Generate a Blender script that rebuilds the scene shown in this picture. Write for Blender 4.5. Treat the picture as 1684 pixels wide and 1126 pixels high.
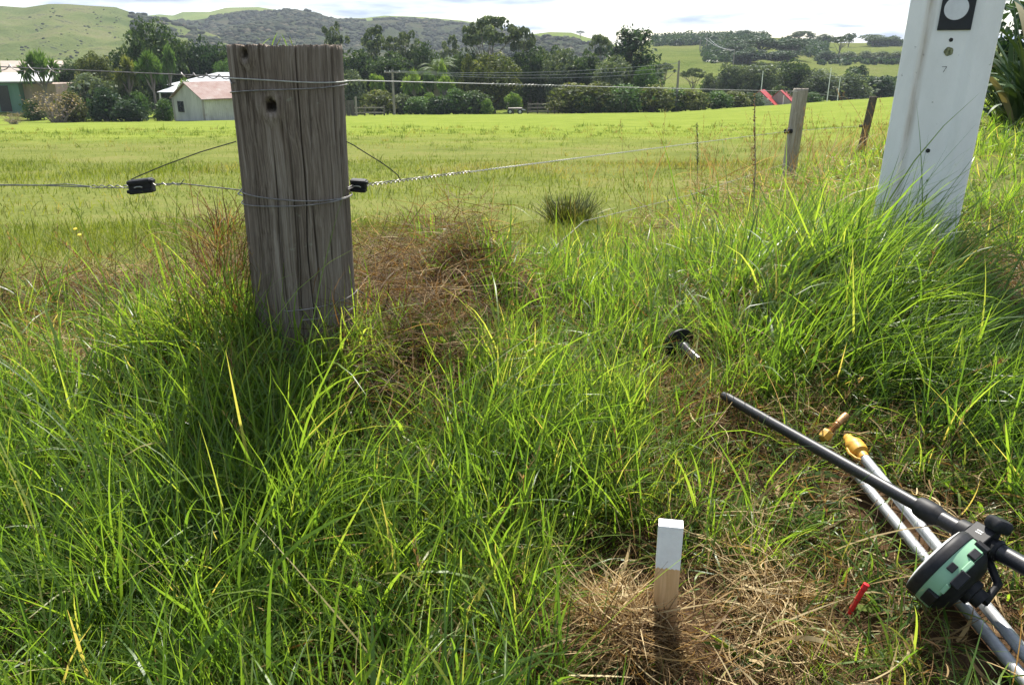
import bpy, bmesh, math, random
import numpy as np
from mathutils import Vector, Matrix

for o in list(bpy.data.objects):
    bpy.data.objects.remove(o, do_unlink=True)
R_ = math.radians
rng = np.random.default_rng(11)
random.seed(11)
SC = bpy.context.scene
COL = SC.collection

# ------------------------------------------------------------------ camera
CZ = 1.10                       # eye height (the photographer crouches)
PITCH = R_(19.8)
FPX, PW, PH = 1300.0, 1684.0, 1126.0
cam_d = bpy.data.cameras.new('camera')
cam = bpy.data.objects.new('camera', cam_d)
COL.objects.link(cam)
cam.location = (0, 0, CZ)
cam.rotation_euler = (R_(90) - PITCH, 0, 0)
cam_d.sensor_width = 36.0
cam_d.lens = 36.0 * FPX / PW
cam_d.clip_start = 0.02
cam_d.clip_end = 6000
SC.camera = cam

# ------------------------------------------------------------------ light
SUN_AZ, SUN_EL = R_(7), R_(54)          # ahead of the camera, to the right
sun_dir = Vector((math.sin(SUN_AZ) * math.cos(SUN_EL), math.cos(SUN_AZ) * math.cos(SUN_EL), math.sin(SUN_EL)))
sun_d = bpy.data.lights.new('sun', 'SUN')
sun_d.energy = 5.0
sun_d.angle = R_(0.55)
sun_d.color = (1.0, 0.95, 0.86)
sun = bpy.data.objects.new('sun', sun_d)
COL.objects.link(sun)
sun.location = (60, 100, 110)
sun.rotation_euler = sun_dir.to_track_quat('Z', 'Y').to_euler()

W = bpy.data.worlds.new('World')
SC.world = W
W.use_nodes = True
wn, wl = W.node_tree.nodes, W.node_tree.links
wn.clear()


def wnode(t, **kw):
    n = wn.new(t)
    for k, v in kw.items():
        setattr(n, k, v)
    return n


sky = wnode('ShaderNodeTexSky', sky_type='NISHITA', sun_disc=False)
sky.sun_elevation = SUN_EL
sky.sun_rotation = SUN_AZ
sky.air_density, sky.dust_density, sky.ozone_density = 1.0, 1.0, 1.0
bg1 = wnode('ShaderNodeBackground')
bg1.inputs['Strength'].default_value = 0.09
wl.new(sky.outputs[0], bg1.inputs['Color'])
tc = wnode('ShaderNodeTexCoord')
sep = wnode('ShaderNodeSeparateXYZ')
wl.new(tc.outputs['Generated'], sep.inputs[0])


def wmath(op, a, b=None, c=None):
    n = wnode('ShaderNodeMath', operation=op)
    for i, v in enumerate((a, b, c)):
        if v is None:
            continue
        if isinstance(v, (int, float)):
            n.inputs[i].default_value = v
        else:
            wl.new(v, n.inputs[i])
    return n.outputs[0]


zz = wmath('ADD', wmath('MAXIMUM', sep.outputs['Z'], 0.0), 0.10)
cmb = wnode('ShaderNodeCombineXYZ')
wl.new(wmath('DIVIDE', sep.outputs['X'], zz), cmb.inputs[0])
wl.new(wmath('DIVIDE', sep.outputs['Y'], zz), cmb.inputs[1])
cn = wnode('ShaderNodeTexNoise')
cn.inputs['Scale'].default_value = 0.62
cn.inputs['Detail'].default_value = 7
cn.inputs['Roughness'].default_value = 0.55
cn.inputs['Distortion'].default_value = 0.3
wl.new(cmb.outputs[0], cn.inputs['Vector'])
cr = wnode('ShaderNodeValToRGB')
cr.color_ramp.elements[0].position = 0.43
cr.color_ramp.elements[0].color = (0.0, 0.0, 0.0, 1)
cr.color_ramp.elements[1].position = 0.60
cr.color_ramp.elements[1].color = (1, 1, 1, 1)
wl.new(cn.outputs[0], cr.inputs[0])
dotn = wnode('ShaderNodeVectorMath', operation='DOT_PRODUCT')
wl.new(tc.outputs['Generated'], dotn.inputs[0])
dotn.inputs[1].default_value = tuple(sun_dir)
glow = wmath('POWER', wmath('MAXIMUM', dotn.outputs['Value'], 0.0), 1.6)
bg2 = wnode('ShaderNodeBackground')
cn2 = wnode('ShaderNodeTexNoise')
cn2.inputs['Scale'].default_value = 0.95
cn2.inputs['Detail'].default_value = 5
cn2.inputs['Roughness'].default_value = 0.5
wl.new(cmb.outputs[0], cn2.inputs['Vector'])
cr2 = wnode('ShaderNodeValToRGB')                       # grey-blue undersides of the clouds
cr2.color_ramp.elements[0].position = 0.47
cr2.color_ramp.elements[0].color = (0.24, 0.30, 0.42, 1)
cr2.color_ramp.elements[1].position = 0.69
cr2.color_ramp.elements[1].color = (1.0, 1.0, 1.0, 1)
wl.new(cn2.outputs[0], cr2.inputs[0])
wl.new(cr2.outputs[0], bg2.inputs['Color'])
wl.new(wmath('ADD', wmath('MULTIPLY', glow, 0.75), 0.52), bg2.inputs['Strength'])
mixs = wnode('ShaderNodeMixShader')
wl.new(cr.outputs[0], mixs.inputs[0])
wl.new(bg1.outputs[0], mixs.inputs[1])
wl.new(bg2.outputs[0], mixs.inputs[2])
wo = wnode('ShaderNodeOutputWorld')
wl.new(mixs.outputs[0], wo.inputs['Surface'])

SC.view_settings.view_transform = 'Standard'
SC.view_settings.look = 'None'
SC.view_settings.exposure = 1.30
SC.view_settings.gamma = 1.0
SC.view_settings.use_curve_mapping = False
SC.cycles.max_bounces = 8
SC.cycles.diffuse_bounces = 3
SC.cycles.glossy_bounces = 2
SC.cycles.transmission_bounces = 4
SC.cycles.transparent_max_bounces = 6
SC.cycles.volume_bounces = 0

# ------------------------------------------------------------------ view helpers
CP, SP = math.cos(PITCH), math.sin(PITCH)


def at(px, py, depth):
    """Point seen at photo pixel (px, py), DEPTH metres along the optical axis."""
    u, v = (px - PW / 2) / FPX, (PH / 2 - py) / FPX
    return Vector((u * depth, depth * (CP + v * SP), CZ + depth * (-SP + v * CP)))


def at_y(px, py, Y):
    v = (PH / 2 - py) / FPX
    return at(px, py, Y / (CP + v * SP))


def project(x, y, z):
    d = y * CP - (z - CZ) * SP
    return PW / 2 + FPX * x / d, PH / 2 - FPX * (y * SP + (z - CZ) * CP) / d


# ------------------------------------------------------------------ noise and terrain
def _hash(ix, iy, seed):
    h = (ix.astype(np.int64) * 374761393 + iy.astype(np.int64) * 668265263 + seed * 974634777) & 0xffffffff
    h = ((h ^ (h >> 13)) * 1274126177) & 0xffffffff
    return ((h ^ (h >> 16)) & 0xffff) / 65535.0


def vnoise(x, y, seed=0):
    x, y = np.asarray(x, float), np.asarray(y, float)
    ix, iy = np.floor(x), np.floor(y)
    fx, fy = x - ix, y - iy
    fx, fy = fx * fx * (3 - 2 * fx), fy * fy * (3 - 2 * fy)
    a, b = _hash(ix, iy, seed), _hash(ix + 1, iy, seed)
    c, d = _hash(ix, iy + 1, seed), _hash(ix + 1, iy + 1, seed)
    return (a + (b - a) * fx) * (1 - fy) + (c + (d - c) * fx) * fy


def fbm(x, y, seed=0, octaves=4):
    s, amp, tot = 0.0, 1.0, 0.0
    for k in range(octaves):
        s = s + amp * vnoise(np.asarray(x) * 2 ** k, np.asarray(y) * 2 ** k, seed + k * 17)
        tot += amp
        amp *= 0.5
    return s / tot


def sstep(a, b, x):
    t = np.clip((np.asarray(x, float) - a) / (b - a), 0, 1)
    return t * t * (3 - 2 * t)


SX, SY = -0.605, 2.2                                  # the strainer post
FD = (0.473, 0.881)                                   # direction of the fence beyond it


def fence_s(x, y):
    return (x - SX) * FD[1] - (y - SY) * FD[0]


def fence_t(x, y):
    return (x - SX) * FD[0] + (y - SY) * FD[1]


def left_d(x, y):
    return y - (SY + 0.4 * (SX - x))


def roadside(x, y):
    """> 0 on the road side of the fence, < 0 in the paddock (metres)."""
    x, y = np.asarray(x, float), np.asarray(y, float)
    return np.where(x > SX, fence_s(x, y), -left_d(x, y))


MOUNDS = []                                           # (x, y, radius, height)


def h_below(x, y):
    x, y = np.asarray(x, float), np.asarray(y, float)
    u = x / np.maximum(y, 1.0)
    s_far = np.interp(u, [-.9, -.65, -.4, -.2, 0, .2, .37, .49, .65, .9],
                      [.068, .066, .063, .0575, .0565, .054, .042, .034, .03, .03])
    w = sstep(18, 70, y)
    yy = np.clip(y - 3, 0, 102)
    h = 0.95 + (0.063 * (1 - w) + s_far * w) * yy + 0.15 * sstep(2.2, 1.1, y)
    h = h + (6.9 - h) * sstep(96, 128, y)
    s, t = fence_s(x, y), fence_t(x, y)
    hv = np.interp(t, [-3, -.5, 2, 6.8, 12, 30], [1.12, 1.1, .84, .60, .75, 1.5])
    wv = sstep(0.15, 1.9, s) * (1 - sstep(20, 50, t))
    h = h + (hv - h) * wv
    return h


def terrain(x, y):
    x, y = np.asarray(x, float), np.asarray(y, float)
    z = CZ - h_below(x, y)
    near = 1 - sstep(5, 12, np.hypot(x, y))
    z = z + near * 0.05 * (fbm(x * 2.2, y * 2.2, 3) - .5) + 0.12 * (fbm(x * .35, y * .35, 5) - .5) * sstep(4, 9, np.hypot(x, y))
    for mx, my, mr, mh in MOUNDS:
        z = z + mh * np.exp(-((x - mx) ** 2 + (y - my) ** 2) / (mr * mr))
    return z


def ground_at(px, py):
    prev = None
    for d in np.geomspace(0.6, 300, 900):
        p = at(px, py, d)
        g = p.z - float(terrain(p.x, p.y))
        if g < 0:
            return p
    return p


MOUNDS += [(-60, 92, 13, 2.1), (SX, SY - 0.06, 0.30, 0.16), (SX + 0.36, SY + 0.10, 0.22, 0.14), (-0.16, 2.95, 0.27, 0.29), (SX - .36, SY + .10, .25, .12), (-1.15, 2.35, .32, .08),
           (1.15, 2.75, 0.42, 0.19), (0.19, 1.52, .12, -.10), (0.29, 1.27, .10, .03), (0.275, 1.205, .06, .045), (0.15, 1.22, .10, .03)]


# ------------------------------------------------------------------ materials
def new_mat(name):
    m = bpy.data.materials.new(name)
    m.use_nodes = True
    nt = m.node_tree
    nt.nodes.clear()
    out = nt.nodes.new('ShaderNodeOutputMaterial')
    return m, nt, out


def ramp(nt, fac, stops):
    r = nt.nodes.new('ShaderNodeValToRGB')
    e = r.color_ramp.elements
    e[0].position, e[0].color = stops[0][0], (*stops[0][1], 1)
    e[1].position, e[1].color = stops[-1][0], (*stops[-1][1], 1)
    for p, c in stops[1:-1]:
        k = e.new(p)
        k.color = (*c, 1)
    nt.links.new(fac, r.inputs[0])
    return r.outputs[0]


def coords(nt, stretch=(1, 1, 1), kind='Object'):
    t = nt.nodes.new('ShaderNodeTexCoord')
    mp = nt.nodes.new('ShaderNodeMapping')
    mp.inputs['Scale'].default_value = stretch
    nt.links.new(t.outputs[kind], mp.inputs['Vector'])
    return mp.outputs[0]


def noise(nt, vec, scale, detail=4, rough=0.55, dist=0.0):
    n = nt.nodes.new('ShaderNodeTexNoise')
    n.inputs['Scale'].default_value = scale
    n.inputs['Detail'].default_value = detail
    n.inputs['Roughness'].default_value = rough
    n.inputs['Distortion'].default_value = dist
    nt.links.new(vec, n.inputs['Vector'])
    return n.outputs[0]


def mixc(nt, fac, a, b, mode='MIX'):
    m = nt.nodes.new('ShaderNodeMix')
    m.data_type = 'RGBA'
    m.blend_type = mode
    for sock, v in ((m.inputs[0], fac), (m.inputs[6], a), (m.inputs[7], b)):
        if isinstance(v, (int, float)):
            sock.default_value = v
        elif isinstance(v, tuple):
            sock.default_value = (*v, 1)
        else:
            nt.links.new(v, sock)
    return m.outputs[2]


def mth(nt, op, a, b=0.0):
    n = nt.nodes.new('ShaderNodeMath')
    n.operation = op
    for i, v in enumerate((a, b)):
        if isinstance(v, (int, float)):
            n.inputs[i].default_value = v
        else:
            nt.links.new(v, n.inputs[i])
    return n.outputs[0]


def principled(nt, out, col, rough=0.6, metal=0.0, spec=0.4, bump=None, bstr=0.3, bdist=0.01):
    p = nt.nodes.new('ShaderNodeBsdfPrincipled')
    if isinstance(col, tuple):
        p.inputs['Base Color'].default_value = (*col, 1)
    else:
        nt.links.new(col, p.inputs['Base Color'])
    if isinstance(rough, (int, float)):
        p.inputs['Roughness'].default_value = rough
    else:
        nt.links.new(rough, p.inputs['Roughness'])
    p.inputs['Metallic'].default_value = metal
    p.inputs['Specular IOR Level'].default_value = spec
    if bump is not None:
        b = nt.nodes.new('ShaderNodeBump')
        b.inputs['Strength'].default_value = bstr
        b.inputs['Distance'].default_value = bdist
        nt.links.new(bump, b.inputs['Height'])
        nt.links.new(b.outputs[0], p.inputs['Normal'])
    if out is not None:
        nt.links.new(p.outputs[0], out.inputs['Surface'])
    return p


def pmat(name, c1, c2, scale=6.0, rough=0.6, metal=0.0, spec=0.4, stretch=(1, 1, 1), bstr=0.2, bdist=0.01, detail=5,
         lo=0.35, hi=0.65, kind='Object'):
    m, nt, out = new_mat(name)
    v = coords(nt, stretch, kind)
    n = noise(nt, v, scale, detail)
    c = ramp(nt, n, [(lo, c1), (hi, c2)])
    principled(nt, out, c, rough, metal, spec, n, bstr, bdist)
    return m


def attr(nt, name):
    a = nt.nodes.new('ShaderNodeAttribute')
    a.attribute_name = name
    return a.outputs['Fac']


def leaf_mat(name, stops, trans=0.4, rough=0.45, spec=0.35, tcol=(1.5, 1.35, 0.5)):
    """Thin leaf: tint attribute picks the leaf's own colour; light passes through."""
    m, nt, out = new_mat(name)
    c = ramp(nt, attr(nt, 'tint'), stops)
    p = principled(nt, None, c, rough, 0, spec)
    t = nt.nodes.new('ShaderNodeBsdfTranslucent')
    tc_ = mixc(nt, 1.0, c, tcol, 'MULTIPLY')
    nt.links.new(tc_, t.inputs[0])
    mx = nt.nodes.new('ShaderNodeMixShader')
    mx.inputs[0].default_value = trans
    nt.links.new(p.outputs[0], mx.inputs[1])
    nt.links.new(t.outputs[0], mx.inputs[2])
    nt.links.new(mx.outputs[0], out.inputs['Surface'])
    return m


M = {}
M['grass'] = leaf_mat('grass_blade', [(0.0, (.042, .085, .024)), (.35, (.082, .150, .028)), (.7, (.150, .225, .040)), (.90, (.23, .265, .080)), (1.0, (.33, .265, .135))], 0.54, 0.40, 0.40, (1.9, 1.85, 0.65))
M['pasture'] = leaf_mat('pasture_blade', [(0.0, (.055, .105, .014)), (.5, (.110, .152, .026)), (.85, (.16, .185, .044)), (1.0, (.22, .18, .09))], 0.42, 0.6, 0.06, (1.6, 1.45, 0.5))
M['straw'] = leaf_mat('dry_straw', [(0.0, (.042, .024, .010)), (.4, (.142, .088, .038)), (.8, (.34, .245, .115)), (1.0, (.48, .39, .22))], 0.30, 0.6, 0.12, (1.4, 1.1, 0.6))
M['rush'] = leaf_mat('rush_blade', [(0.0, (.025, .04, .015)), (.6, (.06, .075, .025)), (1.0, (.16, .13, .06))], 0.25)
M['flax'] = leaf_mat('flax_blade', [(0.0, (.03, .06, .02)), (.6, (.045, .082, .030)), (.9, (.075, .11, .05)), (1.0, (.24, .21, .12))], 0.08, 0.5, 0.15)
LEAF = {
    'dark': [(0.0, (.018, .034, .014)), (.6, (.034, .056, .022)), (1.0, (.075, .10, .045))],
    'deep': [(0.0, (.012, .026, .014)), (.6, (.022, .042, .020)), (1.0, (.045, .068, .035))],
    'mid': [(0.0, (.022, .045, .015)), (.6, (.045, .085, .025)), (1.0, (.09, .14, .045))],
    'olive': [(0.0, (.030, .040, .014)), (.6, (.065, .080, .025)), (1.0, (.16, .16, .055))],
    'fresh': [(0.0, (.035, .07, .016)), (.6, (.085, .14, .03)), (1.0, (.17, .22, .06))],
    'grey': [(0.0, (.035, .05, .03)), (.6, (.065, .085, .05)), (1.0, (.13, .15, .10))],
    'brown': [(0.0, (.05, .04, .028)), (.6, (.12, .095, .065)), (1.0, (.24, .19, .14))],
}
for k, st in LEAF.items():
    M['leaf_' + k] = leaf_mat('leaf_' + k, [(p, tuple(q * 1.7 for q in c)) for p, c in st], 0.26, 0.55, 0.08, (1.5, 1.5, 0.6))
M['scrub'] = leaf_mat('hill_scrub', [(0.0, (.030, .038, .026)), (.6, (.050, .058, .038)), (1.0, (.095, .085, .060))], 0.0, 1.0, 0.0)
M['bark'] = pmat('bark', (.05, .042, .035), (.16, .14, .12), 8, .85, stretch=(1, 1, .3), bstr=.4)
M['bark_pale'] = pmat('pale_bark', (.12, .10, .085), (.26, .235, .20), 8, .85, stretch=(1, 1, .3), bstr=.4)


# ------------------------------------------------------------------ mesh helpers
def link(o, parent=None):
    COL.objects.link(o)
    if parent is not None:
        o.parent = parent
    return o


def np_mesh(name, verts, faces, mat, tint=None, smooth=False):
    """verts (n,3); faces (m,k) int array with k = 3 or 4."""
    me = bpy.data.meshes.new(name)
    verts = np.asarray(verts, np.float32)
    faces = np.asarray(faces, np.int32)
    k = faces.shape[1]
    me.vertices.add(len(verts))
    me.vertices.foreach_set('co', verts.ravel())
    me.loops.add(faces.size)
    me.loops.foreach_set('vertex_index', faces.ravel())
    me.polygons.add(len(faces))
    me.polygons.foreach_set('loop_start', np.arange(0, faces.size, k, dtype=np.int32))
    me.polygons.foreach_set('loop_total', np.full(len(faces), k, np.int32))
    if smooth:
        me.polygons.foreach_set('use_smooth', np.ones(len(faces), bool))
    if tint is not None:
        a = me.attributes.new('tint', 'FLOAT', 'POINT')
        a.data.foreach_set('value', np.asarray(tint, np.float32))
    me.update(calc_edges=True)
    me.materials.append(mat)
    return me


def tag(o, label=None, cat=None, group=None, kind=None):
    if label:
        o['label'] = label
    if cat:
        o['category'] = cat
    if group:
        o['group'] = group
    if kind:
        o['kind'] = kind
    return o


def empty(name, loc, label, cat, group=None):
    o = bpy.data.objects.new(name, None)
    o.empty_display_size = 0.1
    o.location = loc
    COL.objects.link(o)
    return tag(o, label, cat, group)


class MB:
    """Collects shapes in world coordinates and links them as ONE mesh object."""

    def __init__(self):
        self.v, self.f = [], []

    def add(self, verts, faces):
        b = len(self.v)
        self.v += [Vector(p) for p in verts]
        self.f += [tuple(i + b for i in f) for f in faces]
        return self

    def box(self, c, size, rot=None):
        sx, sy, sz = (s / 2 for s in size)
        pts = [Vector((x, y, z)) for x in (-sx, sx) for y in (-sy, sy) for z in (-sz, sz)]
        if rot is not None:
            pts = [rot @ p for p in pts]
        pts = [p + Vector(c) for p in pts]
        return self.add(pts, [(0, 1, 3, 2), (4, 6, 7, 5), (0, 4, 5, 1), (2, 3, 7, 6), (0, 2, 6, 4), (1, 5, 7, 3)])

    def tube(self, pts, r, n=8, caps=True):
        pts = [Vector(p) for p in pts]
        rr = r if isinstance(r, (list, tuple)) else [r] * len(pts)
        t0 = (pts[1] - pts[0]).normalized()
        ref = Vector((0, 0, 1)) if abs(t0.z) < .9 else Vector((1, 0, 0))
        s = t0.cross(ref).normalized()
        verts, faces = [], []
        for i, p in enumerate(pts):
            a = pts[max(i - 1, 0)]
            b = pts[min(i + 1, len(pts) - 1)]
            t = (b - a).normalized()
            s = (s - t * s.dot(t)).normalized()
            q = t.cross(s)
            for k in range(n):
                an = 2 * math.pi * k / n
                verts.append(p + (s * math.cos(an) + q * math.sin(an)) * rr[i])
        for i in range(len(pts) - 1):
            for k in range(n):
                faces.append((i * n + k, i * n + (k + 1) % n, (i + 1) * n + (k + 1) % n, (i + 1) * n + k))
        if caps:
            faces.append(tuple(range(n))[::-1])
            faces.append(tuple((len(pts) - 1) * n + k for k in range(n)))
        return self.add(verts, faces)

    def lathe(self, c, axis, prof, n=40, lobes=0, lobe=0.0):
        """prof: (distance along axis, radius)."""
        c, axis = Vector(c), Vector(axis).normalized()
        ref = Vector((0, 0, 1)) if abs(axis.z) < .9 else Vector((1, 0, 0))
        s = axis.cross(ref).normalized()
        q = axis.cross(s)
        verts, faces = [], []
        for h, r in prof:
            for k in range(n):
                an = 2 * math.pi * k / n
                r2 = r * (1 + lobe * math.cos(lobes * an)) if lobes else r
                verts.append(c + axis * h + (s * math.cos(an) + q * math.sin(an)) * r2)
        m = len(prof)
        for i in range(m - 1):
            for k in range(n):
                faces.append((i * n + k, i * n + (k + 1) % n, (i + 1) * n + (k + 1) % n, (i + 1) * n + k))
        faces.append(tuple(range(n))[::-1])
        faces.append(tuple((m - 1) * n + k for k in range(n)))
        return self.add(verts, faces)

    def build(self, name, mat, parent=None, origin=None, smooth=False, bevel=0.0, seg=2):
        if parent is not None:
            root = parent
            while root.parent is not None:
                root = root.parent
            org = root.location
        else:
            org = Vector(origin) if origin is not None else sum(self.v, Vector()) / len(self.v)
        bm = bmesh.new()
        vs = [bm.verts.new(p - org) for p in self.v]
        for f in self.f:
            try:
                bm.faces.new([vs[i] for i in f])
            except ValueError:
                pass
        bmesh.ops.recalc_face_normals(bm, faces=bm.faces[:])
        if bevel:
            bmesh.ops.bevel(bm, geom=bm.edges[:], offset=bevel, segments=seg, profile=0.5, affect='EDGES', clamp_overlap=True)
        me = bpy.data.meshes.new(name)
        bm.to_mesh(me)
        bm.free()
        if smooth:
            me.polygons.foreach_set('use_smooth', [True] * len(me.polygons))
            me.set_sharp_from_angle(angle=R_(38))
        me.materials.append(mat)
        o = bpy.data.objects.new(name, me)
        if parent is None:
            o.location = org
        return link(o, parent)


def rot_to(axis_x, axis_z):
    z = Vector(axis_z).normalized()
    x = Vector(axis_x)
    x = (x - z * x.dot(z)).normalized()
    y = z.cross(x)
    return Matrix((x, y, z)).transposed()

# ------------------------------------------------------------------ ground
def ground_material():
    m, nt, out = new_mat('paddock_and_verge')
    v = coords(nt)
    n1 = noise(nt, v, .045, 5, .6)
    n2 = noise(nt, v, .6, 6, .7)
    n3 = noise(nt, v, 9, 6, .75)
    nn = mth(nt, 'ADD', mth(nt, 'MULTIPLY', n2, .55), mth(nt, 'MULTIPLY', n3, .45))
    g = ramp(nt, nn, [(.32, (.080, .115, .022)), (.5, (.142, .180, .034)), (.64, (.19, .212, .050))])
    g2 = ramp(nt, nn, [(.32, (.062, .078, .021)), (.5, (.118, .136, .038)), (.66, (.165, .150, .062))])
    # the grazed strip near the fence is duller than the far half of the paddock
    sp = nt.nodes.new('ShaderNodeSeparateXYZ')
    tcn = nt.nodes.new('ShaderNodeTexCoord')
    nt.links.new(tcn.outputs['Object'], sp.inputs[0])
    band = mth(nt, 'ADD', mth(nt, 'MULTIPLY', sp.outputs['Y'], 1 / 70.0), mth(nt, 'MULTIPLY', mth(nt, 'SUBTRACT', n1, .5), .9))
    bf = nt.nodes.new('ShaderNodeValToRGB')
    bf.color_ramp.elements[0].position, bf.color_ramp.elements[1].position = .27, .42
    nt.links.new(band, bf.inputs[0])
    field = mixc(nt, bf.outputs[0], g2, g)
    s1 = noise(nt, v, 14, 8, .7)
    s2 = noise(nt, v, 2.2, 5, .6)
    soil = ramp(nt, mth(nt, 'ADD', mth(nt, 'MULTIPLY', s1, .6), mth(nt, 'MULTIPLY', s2, .4)), [(.32, (.022, .013, .008)), (.5, (.062, .038, .022)), (.66, (.125, .082, .048))])
    c = mixc(nt, attr(nt, 'tint'), soil, field)
    principled(nt, out, c, 1.0, 0, .0, mth(nt, 'ADD', n3, s1), .55, .03)
    return m


def build_ground():
    nr, na = 270, 480
    rad = np.geomspace(0.25, 330, nr)
    az = np.linspace(0, 2 * np.pi, na, endpoint=False)
    rr, aa = np.meshgrid(rad, az, indexing='ij')
    x, y = rr * np.sin(aa), rr * np.cos(aa)
    z = terrain(x, y)
    verts = np.stack([x, y, z], -1).reshape(-1, 3)
    i = np.arange(nr - 1)[:, None] * na
    k = np.arange(na)[None, :]
    k2 = (k + 1) % na
    faces = np.stack([i + k, i + k2, i + na + k2, i + na + k], -1).reshape(-1, 4)[:, ::-1]
    q = roadside(verts[:, 0], verts[:, 1])
    tint = 1 - sstep(-.45, .15, q + .5 * (fbm(verts[:, 0] * 2, verts[:, 1] * 2, 9) - .5))
    tint = np.maximum(tint, .85 * sstep(2.2, 4.0, np.hypot(verts[:, 0], verts[:, 1] - 1.5)))
    gw = np.maximum(1 - np.hypot((verts[:, 0] - 4.4) / 3.2, (verts[:, 1] - 93) / 6), .6 * (1 - np.hypot((verts[:, 0] + 41) / 4, (verts[:, 1] - 62) / 4)))
    tint = np.minimum(tint, 1 - .75 * np.clip(gw * 2, 0, 1))
    me = np_mesh('ground', verts, faces, ground_material(), tint, True)
    o = link(bpy.data.objects.new('ground', me))
    tag(o, 'green paddock and roadside verge sloping down to the trees', 'ground', kind='structure')


build_ground()


# ------------------------------------------------------------------ hills
def hill_material(name, c_lo, c_mid, c_hi, bush, amount, scale):
    m, nt, out = new_mat(name)
    v = coords(nt)
    n1 = noise(nt, v, .012 * scale, 6, .62)
    n2 = noise(nt, v, .05 * scale, 6, .68, .6)
    n3 = noise(nt, v, .35 * scale, 4, .7)
    base = ramp(nt, mth(nt, 'ADD', mth(nt, 'MULTIPLY', n1, .6), mth(nt, 'MULTIPLY', n2, .4)), [(.36, c_lo), (.5, c_mid), (.64, c_hi)])
    f = nt.nodes.new('ShaderNodeValToRGB')
    f.color_ramp.elements[0].position, f.color_ramp.elements[1].position = amount, amount + .06
    nt.links.new(mth(nt, 'ADD', mth(nt, 'MULTIPLY', n2, .65), mth(nt, 'MULTIPLY', n3, .35)), f.inputs[0])
    c = mixc(nt, f.outputs[0], base, bush)
    principled(nt, out, c, 1.0, 0, .0, mth(nt, 'ADD', n2, n3), .7, 3.0)
    return m


M['hill_grass'] = hill_material('hill_pasture', (.062, .088, .028), (.105, .128, .042), (.155, .145, .072), (.040, .050, .032), .545, 1.6)
M['hill_far'] = hill_material('far_hill_pasture', (.085, .125, .028), (.12, .16, .036), (.145, .165, .05), (.05, .07, .03), .68, 1.0)
M['hill_bush'] = hill_material('hill_scrub', (.030, .042, .022), (.045, .055, .030), (.085, .075, .05), (.025, .035, .02), .52, 1.4)
M['hill_farm'] = hill_material('farm_hill_pasture', (.085, .115, .026), (.12, .145, .038), (.15, .155, .055), (.075, .075, .04), .66, 2.0)


def hill_surface(prof, Y0, Y1, zb, shape, amp, seed):
    px = np.array([p[0] for p in prof], float)
    py = np.array([p[1] for p in prof], float)

    def f(u_px, t):
        """u_px: photo column of the bearing; t: 0 foot, 1 crest, up to 1.6 behind it."""
        u_px, t = np.asarray(u_px, float), np.asarray(t, float)
        pt = np.interp(u_px, px, py)
        v = (PH / 2 - pt) / FPX
        d = Y1 / (CP + v * SP)
        zt = CZ + d * (-SP + v * CP)
        Y = Y0 + (Y1 - Y0) * t
        # bearing: x over y of the crest point
        bx = (u_px - PW / 2) / FPX * d / Y1
        X = bx * Y
        up = np.clip(t, 0, 1) ** shape
        back = np.clip(t - 1, 0, 1)
        z = zb + (zt - zb) * up - (zt - zb) * .5 * back ** 1.3
        wgt = np.sin(np.clip(t, 0, 1) * np.pi) ** .7 + .25 * np.clip(t - 1, 0, 1)
        z = z + amp * wgt * ((fbm(X / 70, Y / 70, seed, 5) - .5) * 2 + .7 * (np.abs(fbm(X / 45, Y / 200, seed + 3, 3) - .5) * 4 - .6))
        return X, Y, z
    return f


def build_hill(prof, Y0, Y1, zb, shape, amp, seed, mat, label, nu=220, nv=70):
    f = hill_surface(prof, Y0, Y1, zb, shape, amp, seed)
    u = np.linspace(prof[0][0], prof[-1][0], nu)
    t = np.concatenate([np.linspace(0, 1, nv), np.linspace(1.03, 1.8, 14)])
    uu, tt = np.meshgrid(u, t, indexing='ij')
    X, Y, Z = f(uu, tt)
    nt_ = len(t)
    verts = np.stack([X, Y, Z], -1).reshape(-1, 3)
    i = np.arange(nu - 1)[:, None] * nt_
    k = np.arange(nt_ - 1)[None, :]
    faces = np.stack([i + k, i + nt_ + k, i + nt_ + k + 1, i + k + 1], -1).reshape(-1, 4)
    me = np_mesh('hill', verts, faces, M[mat], None, True)
    o = link(bpy.data.objects.new('hill', me))
    tag(o, label, 'hill', kind='structure')
    return f


P_left = [(-700, 40), (-350, 26), (-120, 16), (0, 10), (40, 13), (80, 7), (110, 7), (150, 10), (190, 12), (213, 20), (232, 25), (270, 34), (330, 50), (420, 80), (520, 105)]
P_far = [(180, 40), (225, 28), (262, 24), (285, 26), (300, 20), (345, 20), (372, 13), (425, 12), (470, 19), (540, 31), (600, 30), (632, 26), (690, 28), (760, 34), (810, 42), (880, 60), (960, 80)]
P_bluff = [(225, 60), (270, 40), (330, 32), (380, 24), (420, 20), (470, 18), (505, 18), (520, 22), (545, 32), (600, 35), (645, 31), (700, 33), (760, 40), (810, 46), (870, 62), (960, 80), (1040, 100)]
P_back = [(790, 72), (850, 60), (870, 57), (905, 53), (940, 54), (965, 62), (985, 67), (1020, 76), (1080, 90)]
P_mid = [(760, 80), (840, 64), (890, 60), (935, 66), (970, 70), (1010, 80), (1100, 95)]
P_farm = [(960, 110), (1030, 80), (1075, 66), (1120, 64), (1180, 62), (1240, 62), (1300, 63), (1345, 68), (1380, 71), (1420, 71), (1490, 72), (1600, 72), (1750, 70), (2200, 70)]
F_left = build_hill(P_left, 250, 560, -6.0, 1.25, 7, 21, 'hill_grass', 'steep pale green grass hill with scattered scrub behind the farm sheds')
F_far = build_hill(P_far, 700, 1050, 5.0, 1.1, 6, 31, 'hill_far', 'smooth bright green hilltop rising behind the scrub covered bluff')
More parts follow.
